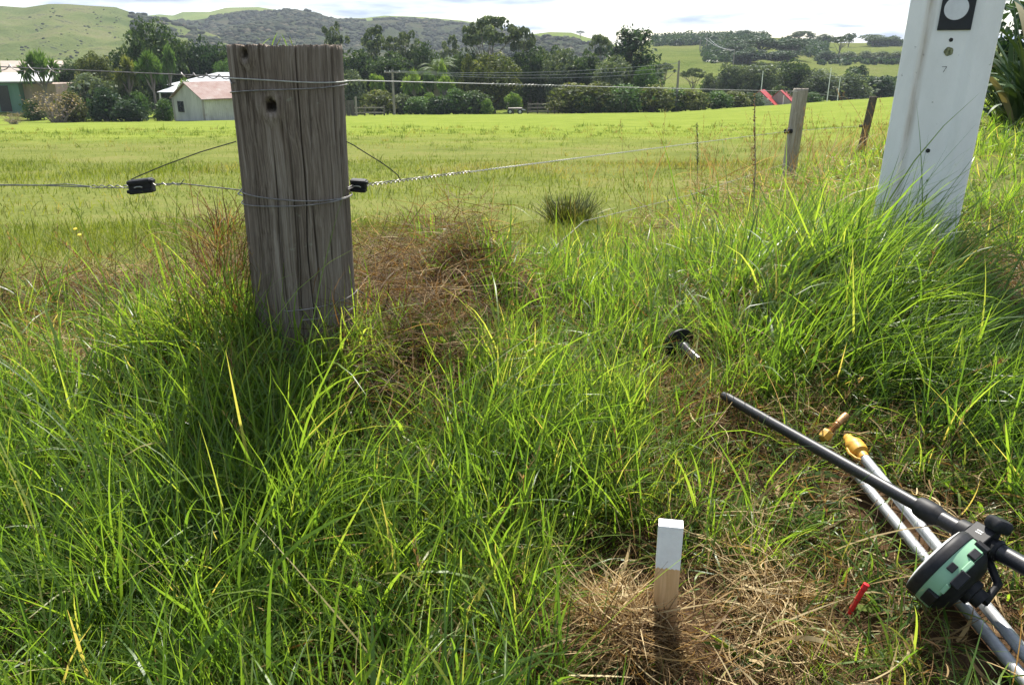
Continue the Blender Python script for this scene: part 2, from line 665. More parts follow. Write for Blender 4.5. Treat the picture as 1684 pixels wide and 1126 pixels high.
F_bluff = build_hill(P_bluff, 420, 800, -6.0, 1.0, 8, 41, 'hill_bush', 'dark scrub covered bluff behind the tall trees')
F_back = build_hill(P_back, 420, 640, -4.0, 1.2, 3, 51, 'hill_far', 'small green hilltop with one lone tree')
F_mid = build_hill(P_mid, 330, 560, -5.0, 1.2, 3, 61, 'hill_bush', 'low bush covered slope beneath the small green hilltop')
F_farm = build_hill(P_farm, 170, 430, -6.2, 1.15, 1.2, 71, 'hill_farm', 'gentle farmed hillside with pasture strips on the right')


def farm_z(X, Y):
    """Height of the farm hillside under a point (bearing by its crest column)."""
    best = None
    us = np.linspace(960, 2200, 500)
    t = (Y - 170) / (430 - 170)
    xs, _, zs = F_farm(us, np.full(500, t))
    return float(np.interp(X, xs, zs))


# ------------------------------------------------------------------ foliage pieces
ICO_V, ICO_F = None, None


def ico(sub=1):
    bm = bmesh.new()
    bmesh.ops.create_icosphere(bm, subdivisions=sub, radius=1)
    v = np.array([p.co[:] for p in bm.verts])
    f = np.array([[q.index for q in p.verts] for p in bm.faces])
    bm.free()
    return v, f


IV1, IF1 = ico(2)


def blob_cloud(cs, rs, seed, flat=.8):
    """Many small rough lumps in one mesh (far scrub)."""
    g = np.random.default_rng(seed)
    n, k = len(cs), len(IV1)
    jit = 1 + g.uniform(-.28, .28, (n, k, 1))
    v = IV1[None] * jit * rs[:, None, None]
    v[:, :, 2] *= flat
    v = v + cs[:, None, :]
    f = IF1[None] + (np.arange(n) * k)[:, None, None]
    tint = np.repeat(np.clip(g.normal(.45, .25, n), 0, 1), k)
    return v.reshape(-1, 3), f.reshape(-1, 3), tint


def leaf_quads(c, nrm, size, g, aspect=.6, spread=.9):
    """Rhombic leaf clumps at c facing roughly nrm."""
    n = len(c)
    d = nrm + g.normal(0, spread, (n, 3))
    d /= np.linalg.norm(d, axis=1, keepdims=True) + 1e-9
    a = np.cross(d, g.normal(0, 1, (n, 3)))
    a /= np.linalg.norm(a, axis=1, keepdims=True) + 1e-9
    b = np.cross(d, a)
    s = (size * g.uniform(.6, 1.4, n))[:, None]
    v = np.stack([c - a * s, c + b * s * aspect + d * s * .15, c + a * s, c - b * s * aspect + d * s * .15], 1)
    return v.reshape(-1, 3), np.arange(n * 4).reshape(n, 4)


def lump_leaves(lc, lr, per, leaf, g, up=.35, flat=.75):
    """Leaves on the outer shells of lumps (centres lc, radii lr)."""
    n = len(lc)
    d = g.normal(0, 1, (n, per, 3))
    d[:, :, 2] += up
    d /= np.linalg.norm(d, axis=2, keepdims=True)
    rad = lr[:, None, None] * (g.uniform(.45, 1.0, (n, per, 1)) ** .45)
    c = lc[:, None, :] + d * rad * np.array([1, 1, flat])
    v, f = leaf_quads(c.reshape(-1, 3), d.reshape(-1, 3), leaf, g)
    tint = np.repeat(np.clip(g.normal(.40, .24, n), 0, 1), per) + g.normal(0, .20, n * per)
    return v, f, np.repeat(np.clip(tint, 0, 1), 4)


def merge(parts):
    vs, fs, ts, b = [], [], [], 0
    for v, f, t in parts:
        vs.append(v)
        fs.append(f + b)
        ts.append(t)
        b += len(v)
    return np.concatenate(vs), np.concatenate(fs), np.concatenate(ts)


def limb(mb, p0, p1, r0, r1, g, n=5, wob=.03, sides=7):
    p0, p1 = Vector(p0), Vector(p1)
    pts, rr = [], []
    L = (p1 - p0).length
    for i in range(n + 1):
        t = i / n
        w = Vector(g.normal(0, wob * L, 3)) * (t * (1 - t) * 2)
        pts.append(p0.lerp(p1, t) + w)
        rr.append(r0 + (r1 - r0) * t)
    mb.tube(pts, rr, sides)
    return pts


def proto_tree(kind, seed):
    """Unit tree: width 1, height 1, standing on the origin. Returns trunk MB and crown arrays."""
    g = np.random.default_rng(seed)
    mb = MB()
    if kind in ('round', 'oval', 'column', 'open', 'umbrella', 'wind'):
        K = {'round': 60, 'oval': 46, 'column': 40, 'open': 38, 'umbrella': 34, 'wind': 44}[kind]
        lc = []
        while len(lc) < K:
            p = g.uniform(-1, 1, 3)
            r = np.linalg.norm(p)
            if r > 1:
                continue
            if kind in ('round', 'oval', 'column'):
                if r < .55 and g.random() < .8:
                    continue
                z = .56 + .36 * p[2]
                q = [p[0] * .36, p[1] * .36, z]
                if kind == 'oval':
                    q[2] = .52 + .40 * p[2]
                if kind == 'column':
                    w = .42 * (1.0 - .55 * (p[2] * .5 + .5))
                    q = [p[0] * w, p[1] * w, .52 + .45 * p[2]]
            elif kind == 'open':
                z = .66 + .30 * p[2]
                q = [p[0] * .40, p[1] * .40, z]
            elif kind == 'umbrella':
                z = .70 + .24 * math.sqrt(max(0, 1 - (p[0] ** 2 + p[1] ** 2))) * (1 if p[2] > -.3 else .3)
                q = [p[0] * .42, p[1] * .42, z]
            else:
                z = .62 + .20 * p[2] + .16 * p[0]
                q = [p[0] * .40 + .06, p[1] * .36, z]
            lc.append(q)
        lc = np.array(lc)
        lr = g.uniform(.085, .15, K) * (.68 if kind in ('open', 'umbrella') else 1.0)
        parts = [lump_leaves(lc, lr, 80, .022, g, flat=.62 if kind in ('umbrella', 'wind', 'open') else .8)]
        if kind in ('round', 'oval', 'column'):
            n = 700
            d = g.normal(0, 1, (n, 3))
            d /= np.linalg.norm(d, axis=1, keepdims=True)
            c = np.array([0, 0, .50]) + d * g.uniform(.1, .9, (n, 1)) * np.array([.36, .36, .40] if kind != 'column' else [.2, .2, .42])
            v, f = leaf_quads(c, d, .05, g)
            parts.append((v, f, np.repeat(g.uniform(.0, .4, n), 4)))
        crown = merge(parts)
        zt = {'round': .45, 'oval': .4, 'column': .7, 'open': .5, 'umbrella': .55, 'wind': .45}[kind]
        lean = .12 if kind == 'wind' else .03
        limb(mb, (0, 0, -.03), (lean, 0, zt), .032, .02, g)
        for i in g.choice(K, 11, replace=False):
            s = g.uniform(.25, 1.0)
            limb(mb, (lean * s, 0, zt * s), lc[i] - np.array([0, 0, .03]), .014, .004, g, 4, .05, 5)
        return mb, crown
    if kind == 'shrub':
        K = 36
        d = g.normal(0, 1, (K, 3))
        d[:, 2] = np.abs(d[:, 2]) * 1.0
        d /= np.linalg.norm(d, axis=1, keepdims=True)
        lc = np.stack([d[:, 0] * .36, d[:, 1] * .36, .12 + d[:, 2] * .70], 1)
        low = np.arange(K) % 3 == 0
        lc[low, 2] = g.uniform(.12, .4, low.sum())
        lr = g.uniform(.12, .2, K)
        parts = [lump_leaves(lc, lr, 75, .026, g, .3, .9)]
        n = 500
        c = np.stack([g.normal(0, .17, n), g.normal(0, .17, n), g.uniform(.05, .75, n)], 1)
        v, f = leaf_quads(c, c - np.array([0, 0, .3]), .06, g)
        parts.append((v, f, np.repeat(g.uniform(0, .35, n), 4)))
        for i in range(5):
            limb(mb, (g.normal(0, .03), g.normal(0, .03), -.04), (g.normal(0, .2), g.normal(0, .2), .5), .02, .006, g, 4, .05, 5)
        return mb, merge(parts)
    if kind == 'conifer':
        parts = []
        sprays, tints, nrm = [], [], []
        for i in range(120):
            z = g.uniform(.14, .97)
            an = g.uniform(0, 2 * np.pi)
            L = (.50 * (1 - ((z - .30) / .70) ** 2 * .80) if z > .30 else .48) * g.uniform(.6, 1.08)
            tip = np.array([math.cos(an) * L, math.sin(an) * L, z + .10 * g.uniform(.2, 1) - .02])
            root = np.array([0, 0, z - .08])
            m = 34
            t = g.uniform(.35, 1.0, m)[:, None]
            c = root + (tip - root) * t + g.normal(0, .030, (m, 3))
            sprays.append(c)
            nrm.append(np.tile(np.array([0, 0, 1.0]), (m, 1)) + (tip - root) * .8)
            tints.append(np.full(m, np.clip(g.normal(.4, .2), 0, 1)))
            if i % 4 == 0:
                limb(mb, root, tip, .008, .002, g, 3, .03, 5)
        v, f = leaf_quads(np.concatenate(sprays), np.concatenate(nrm), .032, g, .45, .8)
        limb(mb, (0, 0, -.03), (.02, 0, .92), .04, .008, g, 6, .02)
        return mb, (v, f, np.repeat(np.concatenate(tints), 4))
    if kind == 'cabbage':
        heads = [(0, 0, .80, .22)] + [(g.uniform(-.30, .30), g.uniform(-.25, .25), g.uniform(.62, .86), g.uniform(.15, .21)) for _ in range(5)]
        vs, fs, ts, b = [], [], [], 0
        for hx, hy, hz, hr in heads:
            n = 150
            d = g.normal(0, 1, (n, 3))
            d[:, 2] += .25
            d /= np.linalg.norm(d, axis=1, keepdims=True)
            side = np.cross(d, g.normal(0, 1, (n, 3)))
            side /= np.linalg.norm(side, axis=1, keepdims=True)
            c = np.array([hx, hy, hz])
            L = hr * g.uniform(.75, 1.15, n)[:, None]
            w = .014
            mid = c + d * L * .6
            tip = c + d * L + np.array([0, 0, -.25]) * L * (1 - d[:, 2:3]) * .5
            v = np.stack([c + d * L * .1, mid + side * w, tip, mid - side * w], 1).reshape(-1, 3)
            vs.append(v)
            fs.append(np.arange(n * 4).reshape(n, 4) + b)
            ts.append(np.repeat(np.clip(g.normal(.55, .22, n) + .25 * d[:, 2], 0, 1), 4))
            b += n * 4
            limb(mb, (0, 0, .42), (hx, hy, hz), .022, .014, g, 4, .03, 6)
        limb(mb, (0, 0, -.03), (0, 0, .45), .036, .026, g, 4, .02)
        return mb, (np.concatenate(vs), np.concatenate(fs), np.concatenate(ts))
    if kind == 'palm':
        vs, fs, ts, b = [], [], [], 0
        for i in range(46):
            an = g.uniform(0, 2 * np.pi)
            e0 = g.uniform(-.1, 1.35)
            L = g.uniform(.42, .52)
            p = np.array([0, 0, .62])
            ang, m = e0, 22
            for j in range(m):
                st = L / m
                dirv = np.array([math.cos(an) * math.cos(ang), math.sin(an) * math.cos(ang), math.sin(ang)])
                q = p + dirv * st
                sd = np.array([-math.sin(an), math.cos(an), 0])
                w = .075 * math.sin(min(1, (j + 1.5) / m) * math.pi) ** .6
                for sg in (-1, 1):
                    tip = p + sd * sg * w + dirv * w * .9 - np.array([0, 0, w * .35])
                    vs.append([p, (p + tip) / 2 + dirv * .008, tip, (p + tip) / 2 - dirv * .004])
                    fs.append([b, b + 1, b + 2, b + 3])
                    ts += [np.clip(g.normal(.5, .15) + .25 * math.sin(e0), 0, 1)] * 4
                    b += 4
                p = q
                ang -= .085
        limb(mb, (0, 0, -.03), (0, 0, .62), .055, .05, g, 6, .01, 10)
        return mb, (np.array(vs).reshape(-1, 3), np.array(fs), np.array(ts))
    if kind == 'twiggy':
        cs = []
        for i in range(60):
            an = g.uniform(0, 2 * np.pi)
            r = g.uniform(.2, .5)
            tip = np.array([math.cos(an) * r, math.sin(an) * r, g.uniform(.3, 1.0) * (1.15 - r)])
            limb(mb, (g.normal(0, .06), g.normal(0, .06), -.03), tip, .010, .003, g, 4, .07, 5)
            cs.append(tip + g.normal(0, .07, (18, 3)))
        c = np.concatenate(cs)
        c[:, 2] = np.clip(c[:, 2], .03, 1)
        v, f = leaf_quads(c, c, .022, g)
        return mb, (v, f, np.repeat(g.uniform(.1, 1, len(c)), 4))


PROTO = {}


def proto_meshes(kind, leaf, seed):
    key = (kind, leaf, seed)
    if key not in PROTO:
        mb, (v, f, t) = proto_tree(kind, 100 + seed * 7 + sum(ord(ch) for ch in kind))
        cm = np_mesh('crown', v, f, M['leaf_' + leaf], t)
        tr = mb.build('trunk', M['bark_pale' if kind in ('cabbage', 'palm', 'umbrella', 'twiggy') else 'bark'], None, (0, 0, 0), True)
        tm = tr.data
        bpy.data.objects.remove(tr)
        PROTO[key] = (tm, cm)
    return PROTO[key]


NAMES = {'round': 'evergreen_tree', 'oval': 'evergreen_tree', 'column': 'column_tree', 'open': 'open_crowned_tree', 'umbrella': 'umbrella_tree',
         'wind': 'windswept_tree', 'shrub': 'shrub', 'conifer': 'conifer_tree', 'cabbage': 'cabbage_tree', 'palm': 'palm_tree', 'twiggy': 'twiggy_shrub'}
CATS = {'shrub': 'shrub', 'twiggy': 'shrub', 'palm': 'palm tree', 'cabbage': 'cabbage tree', 'conifer': 'conifer'}


def plant(kind, leaf, seed, px, pytop, wpx, Y, label, group=None, base=None, farm=False, rz=None):
    p = at_y(px, pytop, Y)
    depth = Y * CP - (p.z - CZ) * SP
    zb = base if base is not None else (farm_z(p.x, Y) if farm else float(terrain(p.x, Y)))
    H = p.z - zb
    Wd = wpx / FPX * depth
    tm, cm = proto_meshes(kind, leaf, seed)
    e = empty(NAMES[kind], (p.x, Y, zb - .05), label, CATS.get(kind, 'tree'), group)
    e.scale = (Wd * 1.06, Wd * 1.06, H / .98)
    e.rotation_euler = (0, 0, random.uniform(0, 6.28) if rz is None else rz)
    link(bpy.data.objects.new('trunk', tm), e)
    link(bpy.data.objects.new('crown', cm), e)
    return e

# ------------------------------------------------------------------ buildings and yards
M['iron_wall'] = None


def iron_mat(name, c1, c2, rust, rust_at, freq=26.0, rough=.5, axis='X', metal=0.0, spec=.12):
    m, nt, out = new_mat(name)
    v = coords(nt)
    w = nt.nodes.new('ShaderNodeTexWave')
    w.wave_type, w.bands_direction = 'BANDS', axis
    w.inputs['Scale'].default_value = freq / 10
    w.inputs['Distortion'].default_value = 0.0
    nt.links.new(v, w.inputs['Vector'])
    n = noise(nt, coords(nt, (1, 1, .25)), 1.3, 6, .65)
    n2 = noise(nt, v, .7, 5, .6)
    c = ramp(nt, n, [(.35, c1), (.62, c2)])
    f = nt.nodes.new('ShaderNodeValToRGB')
    f.color_ramp.elements[0].position, f.color_ramp.elements[1].position = rust_at, rust_at + .12
    nt.links.new(n2, f.inputs[0])
    c = mixc(nt, f.outputs[0], c, rust)
    principled(nt, out, c, rough, metal, spec, w.outputs['Fac'], .5, .03)
    return m


M['shed_wall'] = iron_mat('weathered_grey_iron', (.34, .33, .30), (.50, .49, .45), (.26, .17, .11), .66, 26, .8)
M['shed_roof'] = iron_mat('rusty_red_iron', (.225, .15, .13), (.285, .22, .20), (.31, .27, .245), .52, 26, .85)
M['silver_roof'] = iron_mat('silver_iron_roof', (.30, .315, .33), (.38, .395, .41), (.33, .335, .34), .7, 26, .55)
M['white_roof'] = iron_mat('white_iron_roof', (.60, .60, .59), (.68, .68, .67), (.55, .53, .50), .75, 26, .45)
M['tan_roof'] = iron_mat('tan_iron_roof', (.27, .215, .17), (.33, .27, .22), (.25, .19, .15), .6)
M['green_wall'] = iron_mat('green_painted_iron', (.085, .17, .125), (.12, .215, .165), (.08, .12, .09), .62)
M['tan_wall'] = iron_mat('tan_weatherboard', (.26, .20, .155), (.34, .27, .22), (.22, .16, .12), .6)
M['grey_wall'] = iron_mat('grey_board', (.24, .22, .20), (.33, .31, .29), (.2, .17, .14), .6)
M['red_roof'] = iron_mat('red_iron_roof', (.30, .035, .03), (.37, .055, .05), (.33, .08, .065), .66)
M['cream'] = pmat('cream_board', (.55, .53, .47), (.63, .61, .55), 3, .7)
M['dark_trim'] = pmat('black_frame', (.012, .012, .012), (.03, .03, .03), 8, .5)
M['glass_dark'] = pmat('dark_window_glass', (.015, .018, .02), (.04, .045, .05), 2, .06, spec=.6, bstr=0)
M['white_trim'] = pmat('white_painted_trim', (.70, .70, .68), (.80, .80, .78), 6, .5)
M['timber'] = pmat('grey_timber', (.15, .13, .11), (.33, .30, .26), 22, .85, stretch=(1, 1, .07), bstr=.6)
M['dark_timber'] = pmat('dark_timber', (.05, .042, .035), (.13, .115, .10), 22, .85, stretch=(1, 1, .1), bstr=.5)
M['tyre'] = pmat('black_rubber_tyre', (.012, .012, .012), (.03, .03, .03), 20, .8)
M['galv'] = pmat('galvanised_steel', (.40, .41, .42), (.56, .57, .58), 30, .42, .75)


def gable(name, label, cat, A, ang, width, length, eave, rise, wall, roof, overhang=.35, back_wall=None):
    """Gabled building: A is the ground point at the middle of its near gable end; ANG turns its ridge (0 = away from the camera)."""
    A = Vector(A)
    e = empty(name, A, label, cat)
    f = Vector((math.sin(ang), math.cos(ang), 0))
    r = Vector((f.y, -f.x, 0))
    z = Vector((0, 0, 1))
    h = width / 2

    def P(s, d, zz):
        return A + r * s + f * d + z * zz

    mb = MB()
    b = -1.0
    pts = [P(-h, 0, b), P(h, 0, b), P(h, 0, eave), P(0, 0, eave + rise), P(-h, 0, eave),
           P(-h, length, b), P(h, length, b), P(h, length, eave), P(0, length, eave + rise), P(-h, length, eave)]
    mb.add(pts, [(0, 1, 2, 3, 4), (9, 8, 7, 6, 5), (1, 6, 7, 2), (0, 4, 9, 5)])
    mb.build('wall', M[wall], e)
    for sgn in (-1, 1):
        k = (h + overhang) / h
        o, t = overhang, .09
        z1 = eave + rise - rise * k
        n = Vector((0, 0, t))
        q = [P(0, -o, eave + rise + .03), P(0, length + o, eave + rise + .03), P(sgn * (h + overhang), length + o, z1 + .03), P(sgn * (h + overhang), -o, z1 + .03)]
        rb = MB()
        rb.add(q + [x + n for x in q], [(0, 1, 2, 3), (7, 6, 5, 4), (0, 4, 5, 1), (1, 5, 6, 2), (2, 6, 7, 3), (3, 7, 4, 0)])
        rb.build('roof', M[roof], e)
    return e, P


def gpt(px, Y, dz=0.0):
    """Ground point under photo column px at distance Y."""
    x = (px - PW / 2) / FPX * Y * 1.0
    for _ in range(6):
        z = float(terrain(x, Y))
        d = Y * CP - (z - CZ) * SP
        x = (px - PW / 2) / FPX * d
    return Vector((x, Y, z + dz))


def window(e, P, s0, s1, z0, z1, side='front', length=0, glass='glass_dark', frame='dark_trim'):
    fr, gl = MB(), MB()
    d = -.05
    for a, b_, c, dd in ((s0, s1, z0, z0 + .09), (s0, s1, z1 - .09, z1), (s0, s0 + .09, z0 + .09, z1 - .09), (s1 - .09, s1, z0 + .09, z1 - .09), ((s0 + s1) / 2 - .035, (s0 + s1) / 2 + .035, z0 + .09, z1 - .09)):
        q = [P(a, d, c), P(b_, d, c), P(b_, d, dd), P(a, d, dd)]
        q2 = [P(a, .04, c), P(b_, .04, c), P(b_, .04, dd), P(a, .04, dd)]
        fr.add(q + q2, [(0, 1, 2, 3), (7, 6, 5, 4), (0, 4, 5, 1), (1, 5, 6, 2), (2, 6, 7, 3), (3, 7, 4, 0)])
    w = fr.build('window', M[frame], e)
    gl.add([P(s0 + .05, -.02, z0 + .05), P(s1 - .05, -.02, z0 + .05), P(s1 - .05, -.02, z1 - .05), P(s0 + .05, -.02, z1 - .05)], [(0, 1, 2, 3)])
    gl.build('pane', M[glass], w)


# weathered shed beside the strainer post
A = gpt(313, 75)
shed, SP_ = gable('farm_shed', 'weathered grey iron shed with a rusty red roof and one black window', 'shed', A, R_(38), 4.9, 10, 1.98, 1.28, 'shed_wall', 'shed_roof', .25)
window(shed, SP_, -1.75, -.75, .72, 1.68)
for s in (-2.45, 2.45):
    mb = MB()
    mb.box(SP_(s, -.03, .95), (.14, .14, 2.1))
    mb.build('corner_board', M['grey_wall'], shed)

# house with the silver roof behind it
A = gpt(318, 88)
hz = 3.2
e = empty('farmhouse', A, 'low farmhouse with a silver hipped iron roof behind the weathered shed', 'house')
bw = MB()
bw.box(A + Vector((4.2, 4.5, .9)), (12.5, 8.0, 4.0))
bw.build('wall', M['cream'], e)
rb = MB()
zt = at_y(360, 119, 93).z
c0 = A + Vector((4.2, 4.5, 0))
z0 = at_y(312, 140, 88).z
zb = [Vector((c0.x - 6.8, c0.y - 4.5, z0)), Vector((c0.x + 6.8, c0.y - 4.5, z0)), Vector((c0.x + 6.8, c0.y + 4.5, z0)), Vector((c0.x - 6.8, c0.y + 4.5, z0))]
rg = [Vector((c0.x - 2.6, c0.y, zt)), Vector((c0.x + 2.6, c0.y, zt))]
rb.add(zb + rg, [(0, 1, 5, 4), (1, 2, 5), (2, 3, 4, 5), (3, 0, 4), (3, 2, 1, 0)])
rb.build('roof', M['silver_roof'], e)
vb = MB()
va, vz = at_y(258, 153, 84), at_y(312, 141, 87.6)
q = [Vector((va.x, 84, va.z)), Vector((va.x + 5.2, 84, va.z)), Vector((vz.x + 3, 87.9, vz.z - .05)), Vector((vz.x - 1.6, 87.9, vz.z - .05))]
vb.add(q + [p + Vector((0, 0, .09)) for p in q], [(3, 2, 1, 0), (4, 5, 6, 7), (0, 1, 5, 4), (1, 2, 6, 5), (2, 3, 7, 6), (3, 0, 4, 7)])
vb.build('verandah_roof', M['silver_roof'], e)
for k in range(3):
    vp = MB()
    x = va.x + .2 + k * 2.3
    zg = float(terrain(x, 84.2))
    vp.box((x, 84.2, (zg + va.z) / 2), (.12, .12, va.z - zg))
    vp.build('verandah_post', M['white_trim'], e)

# sheds at the far left
A = gpt(8, 84)
e = empty('barn', A, 'green walled barn under a bright white low roof', 'barn')
zr0, zr1 = at_y(20, 137, 84).z, at_y(20, 122, 95).z
xl, xr = A.x - 9, at_y(84, 140, 84).x
wb = MB()
wb.box(((xl + at_y(32, 150, 84).x) / 2, 87.5, (A.z + zr0) / 2 - .4), (at_y(32, 150, 84).x - xl, 7, zr0 - A.z + .8))
wb.build('wall', M['green_wall'], e)
w2 = MB()
xm = at_y(32, 150, 84).x
w2.box(((xm + xr) / 2 + .01, 88.2, (A.z + zr0) / 2 - .45), (xr - xm, 7, zr0 - A.z + .7))
w2.build('side_wall', M['tan_wall'], e)['label'] = 'tan board side wall of the green barn'
db = MB()
db.box((at_y(5, 150, 84).x, 83.97, A.z + 1.35), (1.1, .08, 2.5))
db.build('door', M['dark_trim'], e)
rb = MB()
q = [Vector((xl - .4, 83.6, zr0)), Vector((xr + .4, 83.6, zr0 + .12)), Vector((at_y(90, 122, 95).x, 95, zr1)), Vector((xl - .4, 95, zr1))]
rb.add(q + [p + Vector((0, 0, .12)) for p in q], [(3, 2, 1, 0), (4, 5, 6, 7), (0, 1, 5, 4), (1, 2, 6, 5), (2, 3, 7, 6), (3, 0, 4, 7)])
rb.build('roof', M['white_roof'], e)
A = gpt(48, 100)
zr = at_y(50, 115, 100).z
e, P_ = gable('barn', 'tan roofed farm building behind the white roofed barn', 'barn', A + Vector((-2, 0, 0)), R_(60), 7, 6, zr - A.z - .6, 1.5, 'grey_wall', 'tan_roof', .3)

# two little A-frame huts sunk behind the crest of the paddock
for k, (pxr, lab) in enumerate(((1245, 'steep red roofed hut behind the paddock crest, the one farther from the fence post'),
                                (1279, 'steep red roofed hut half hidden by the grey fence post'))):
    Y = 112 + 2 * k
    top = at_y(pxr + 4, 150, Y)
    zg = at_y(pxr, 172, Y).z
    A = Vector((top.x, Y, zg - .6))
    e = empty('hut', A, lab, 'hut')
    f = Vector((math.sin(R_(25)), math.cos(R_(25)), 0))
    r = Vector((f.y, -f.x, 0))
    Hh, hw, L = top.z - A.z, 2.65, 4.0
    z = Vector((0, 0, 1))
    wl_ = MB()
    wl_.add([A - r * hw, A + r * hw, A + z * Hh, A - r * hw + f * L, A + r * hw + f * L, A + z * Hh + f * L], [(0, 1, 2), (5, 4, 3)])
    wl_.build('wall', M['grey_wall'], e)
    for sg in (-1, 1):
        rb = MB()
        nrm = (r * sg * Hh + z * hw).normalized() * .05
        q = [A + z * (Hh + .05) - f * .02, A + r * sg * (hw + .1) - f * .02, A + r * sg * (hw + .1) + f * (L + .3), A + z * (Hh + .05) + f * (L + .3)]
        rb.add(q + [p + nrm for p in q], [(0, 1, 2, 3), (7, 6, 5, 4), (0, 4, 5, 1), (1, 5, 6, 2), (2, 6, 7, 3), (3, 7, 4, 0)])
        rb.build('roof', M['red_roof'], e)
    bb = MB()
    bb.tube([A + r * .55 - f * .05 + z * .2, A + r * .55 - f * .05 + z * (Hh * .78)], .07, 6)
    bb.build('door_frame', M['white_trim'], e)

# small flat-deck trailer in front of the trees
A = gpt(846, 93.5)
e = empty('flat_trailer', A, 'small flat deck farm trailer parked on the grass before the trees', 'trailer')
w = 25 / FPX * 90
d = MB()
d.box(A + Vector((.05, 0, .62)), (w * .95, 1.2, .14))
d.build('deck', M['timber'], e)
d = MB()
d.box(A + Vector((-w * .42, 0, .95)), (.08, 1.1, .55))
d.build('headboard', M['dark_timber'], e)
d = MB()
d.tube([A + Vector((w * .45, 0, .55)), A + Vector((w * .72, 0, .42))], .05, 6)
d.build('drawbar', M['galv'], e)
for sx in (-.28, .36):
    d = MB()
    d.lathe(A + Vector((sx * w, -.72, .30)), (0, 1, 0), [(-.10, .12), (-.10, .26), (-.07, .31), (.07, .31), (.10, .26), (.10, .12)], 20)
    wh = d.build('wheel', M['tyre'], e)
    d = MB()
    d.lathe(A + Vector((sx * w, -.83, .30)), (0, 1, 0), [(-.01, .05), (-.005, .15), (.02, .15)], 14)
    d.build('rim', M['galv'], wh)


def rail_fence(label, pts, n_rail, height, post_mat='dark_timber', cat='fence', name='rail_fence'):
    e = empty(name, pts[0], label, cat)
    for p in pts:
        m_ = MB()
        m_.box(p + Vector((0, 0, height / 2 - .1)), (.16, .16, height + .2))
        m_.build('post', M[post_mat], e)
    for a, b in zip(pts[:-1], pts[1:]):
        for k in range(n_rail):
            zz_ = height * (k + .7) / n_rail - .05
            m_ = MB()
            q = (b - a)
            L = q.length
            ang = math.atan2(q.y, q.x)
            mid = (a + b) / 2 + Vector((0, -.11, zz_))
            m_.box(mid, (L, .05, .13), Matrix.Rotation(ang, 3, 'Z') @ Matrix.Rotation(-math.asin(q.z / L), 3, 'Y'))
            m_.build('rail', M['timber'], e)


rail_fence('dark timber stockyard rails in the gap between trees and hedge', [gpt(p, 97) for p in (868, 884, 901, 918, 932)], 3, 1.25, name='stockyard_rail')
rail_fence('timber yard rails beside the worn earth gateway by the hedge', [gpt(912, 94.5), gpt(925, 94.3)], 2, 1.0, name='stockyard_rail')
rail_fence('short timber fence between the strainer post and the round pale shrub', [gpt(p, 86) for p in (584, 600, 616, 632)], 2, 1.0)
e = empty('yard_gate', gpt(568, 84), 'dark boarded yard gate showing just past the strainer post', 'gate')
A = gpt(568, 84)
d = MB()
for k in range(5):
    d.box(A + Vector((-.9 + .42 * k, 0, .75)), (.36, .05, 1.5))
d.build('board_panel', M['dark_timber'], e)
for s in (-1.15, 1.15):
    d = MB()
    d.box(A + Vector((s, .05, .9)), (.17, .17, 1.9))
    d.build('post', M['timber'], e)

# power poles in the distance
POLES = {}


def utility_pole(px, pytop, Y, label, arm=1.0, mat='timber', rad=.13, base=None, name='utility_pole', farm=False):
    p = at_y(px, pytop, Y)
    zg = base if base is not None else (farm_z(p.x, Y) if farm else float(terrain(p.x, Y)))
    e = empty(name, (p.x, Y, zg), label, 'power pole')
    d = MB()
    d.tube([(p.x, Y, zg - .5), (p.x, Y, p.z)], [rad * 1.25, rad * .85], 10)
    d.build('pole', M[mat], e, smooth=True)
    if arm:
        d = MB()
        d.box((p.x, Y - .15, p.z - .35), (arm * 2, .1, .12))
        a_ = d.build('crossarm', M[mat], e)
        for s in (-.9, -.3, .9):
            d = MB()
            d.lathe((p.x + s * arm, Y - .15, p.z - .29), (0, 0, 1), [(0, .03), (.08, .06), (.14, .03)], 8)
            d.build('insulator', M['white_trim'], a_)
    return p


pA = utility_pole(645, 114, 93.5, 'slim grey power pole with a crossarm beside the round pale shrub', .9)
pB = utility_pole(1117, 100, 97, 'tall grey timber power pole standing in front of the long hedge', 0)
M['cable'] = pmat('grey_cable', (.25, .25, .25), (.36, .36, .36), 5, .5)


def sag(a, b, s, n=24):
    return [a.lerp(b, i / n) - Vector((0, 0, s * 4 * (i / n) * (1 - i / n))) for i in range(n + 1)]


for k, dz in enumerate((-.25, -.7, -1.15)):
    d = MB()
    d.tube(sag(pA + Vector((.9 - .9 * k, -.15, -.2)), pB + Vector((0, -.2, dz)), .55 + .1 * k), .022, 5)
    o = d.build('power_line', M['cable'])
    tag(o, ('highest', 'middle', 'lowest')[k] + ' of three grey power lines strung between the two valley poles', 'power line', 'power lines across the trees')
for px, py, Y, lab in ((1255, 117, 128, 'thin pale pole left of the red huts and in front of the trees'), (1367, 112, 128, 'thin pale pole right of the fence post, the taller of a pair'),
                       (1382, 128, 126, 'thin pale pole right of the fence post, the shorter of a pair')):
    utility_pole(px, py, Y, lab, 0, 'white_trim', .06, name='slim_pole')
h1 = utility_pole(1163, 62, 330, 'distant twin power pole on the ridge, the taller one', 1.2, 'timber', .2, farm=True)
h2 = utility_pole(1152, 66, 345, 'distant twin power pole on the ridge, the shorter one', 1.0, 'timber', .2, farm=True)
h3 = utility_pole(1208, 82, 230, 'leaning looking grey pole on the slope above the red huts', 0, 'timber', .14, farm=True)
for k in range(2):
    d = MB()
    d.tube(sag(h1 + Vector((-.8 + 1.6 * k, 0, -.3)), h3 + Vector((0, 0, -.3 * k)), 1.0), .05, 5)
    tag(d.build('power_line', M['cable']), ('upper', 'lower')[k] + ' cable running down from the ridge poles to the slope pole', 'power line', 'power lines on the hillside')

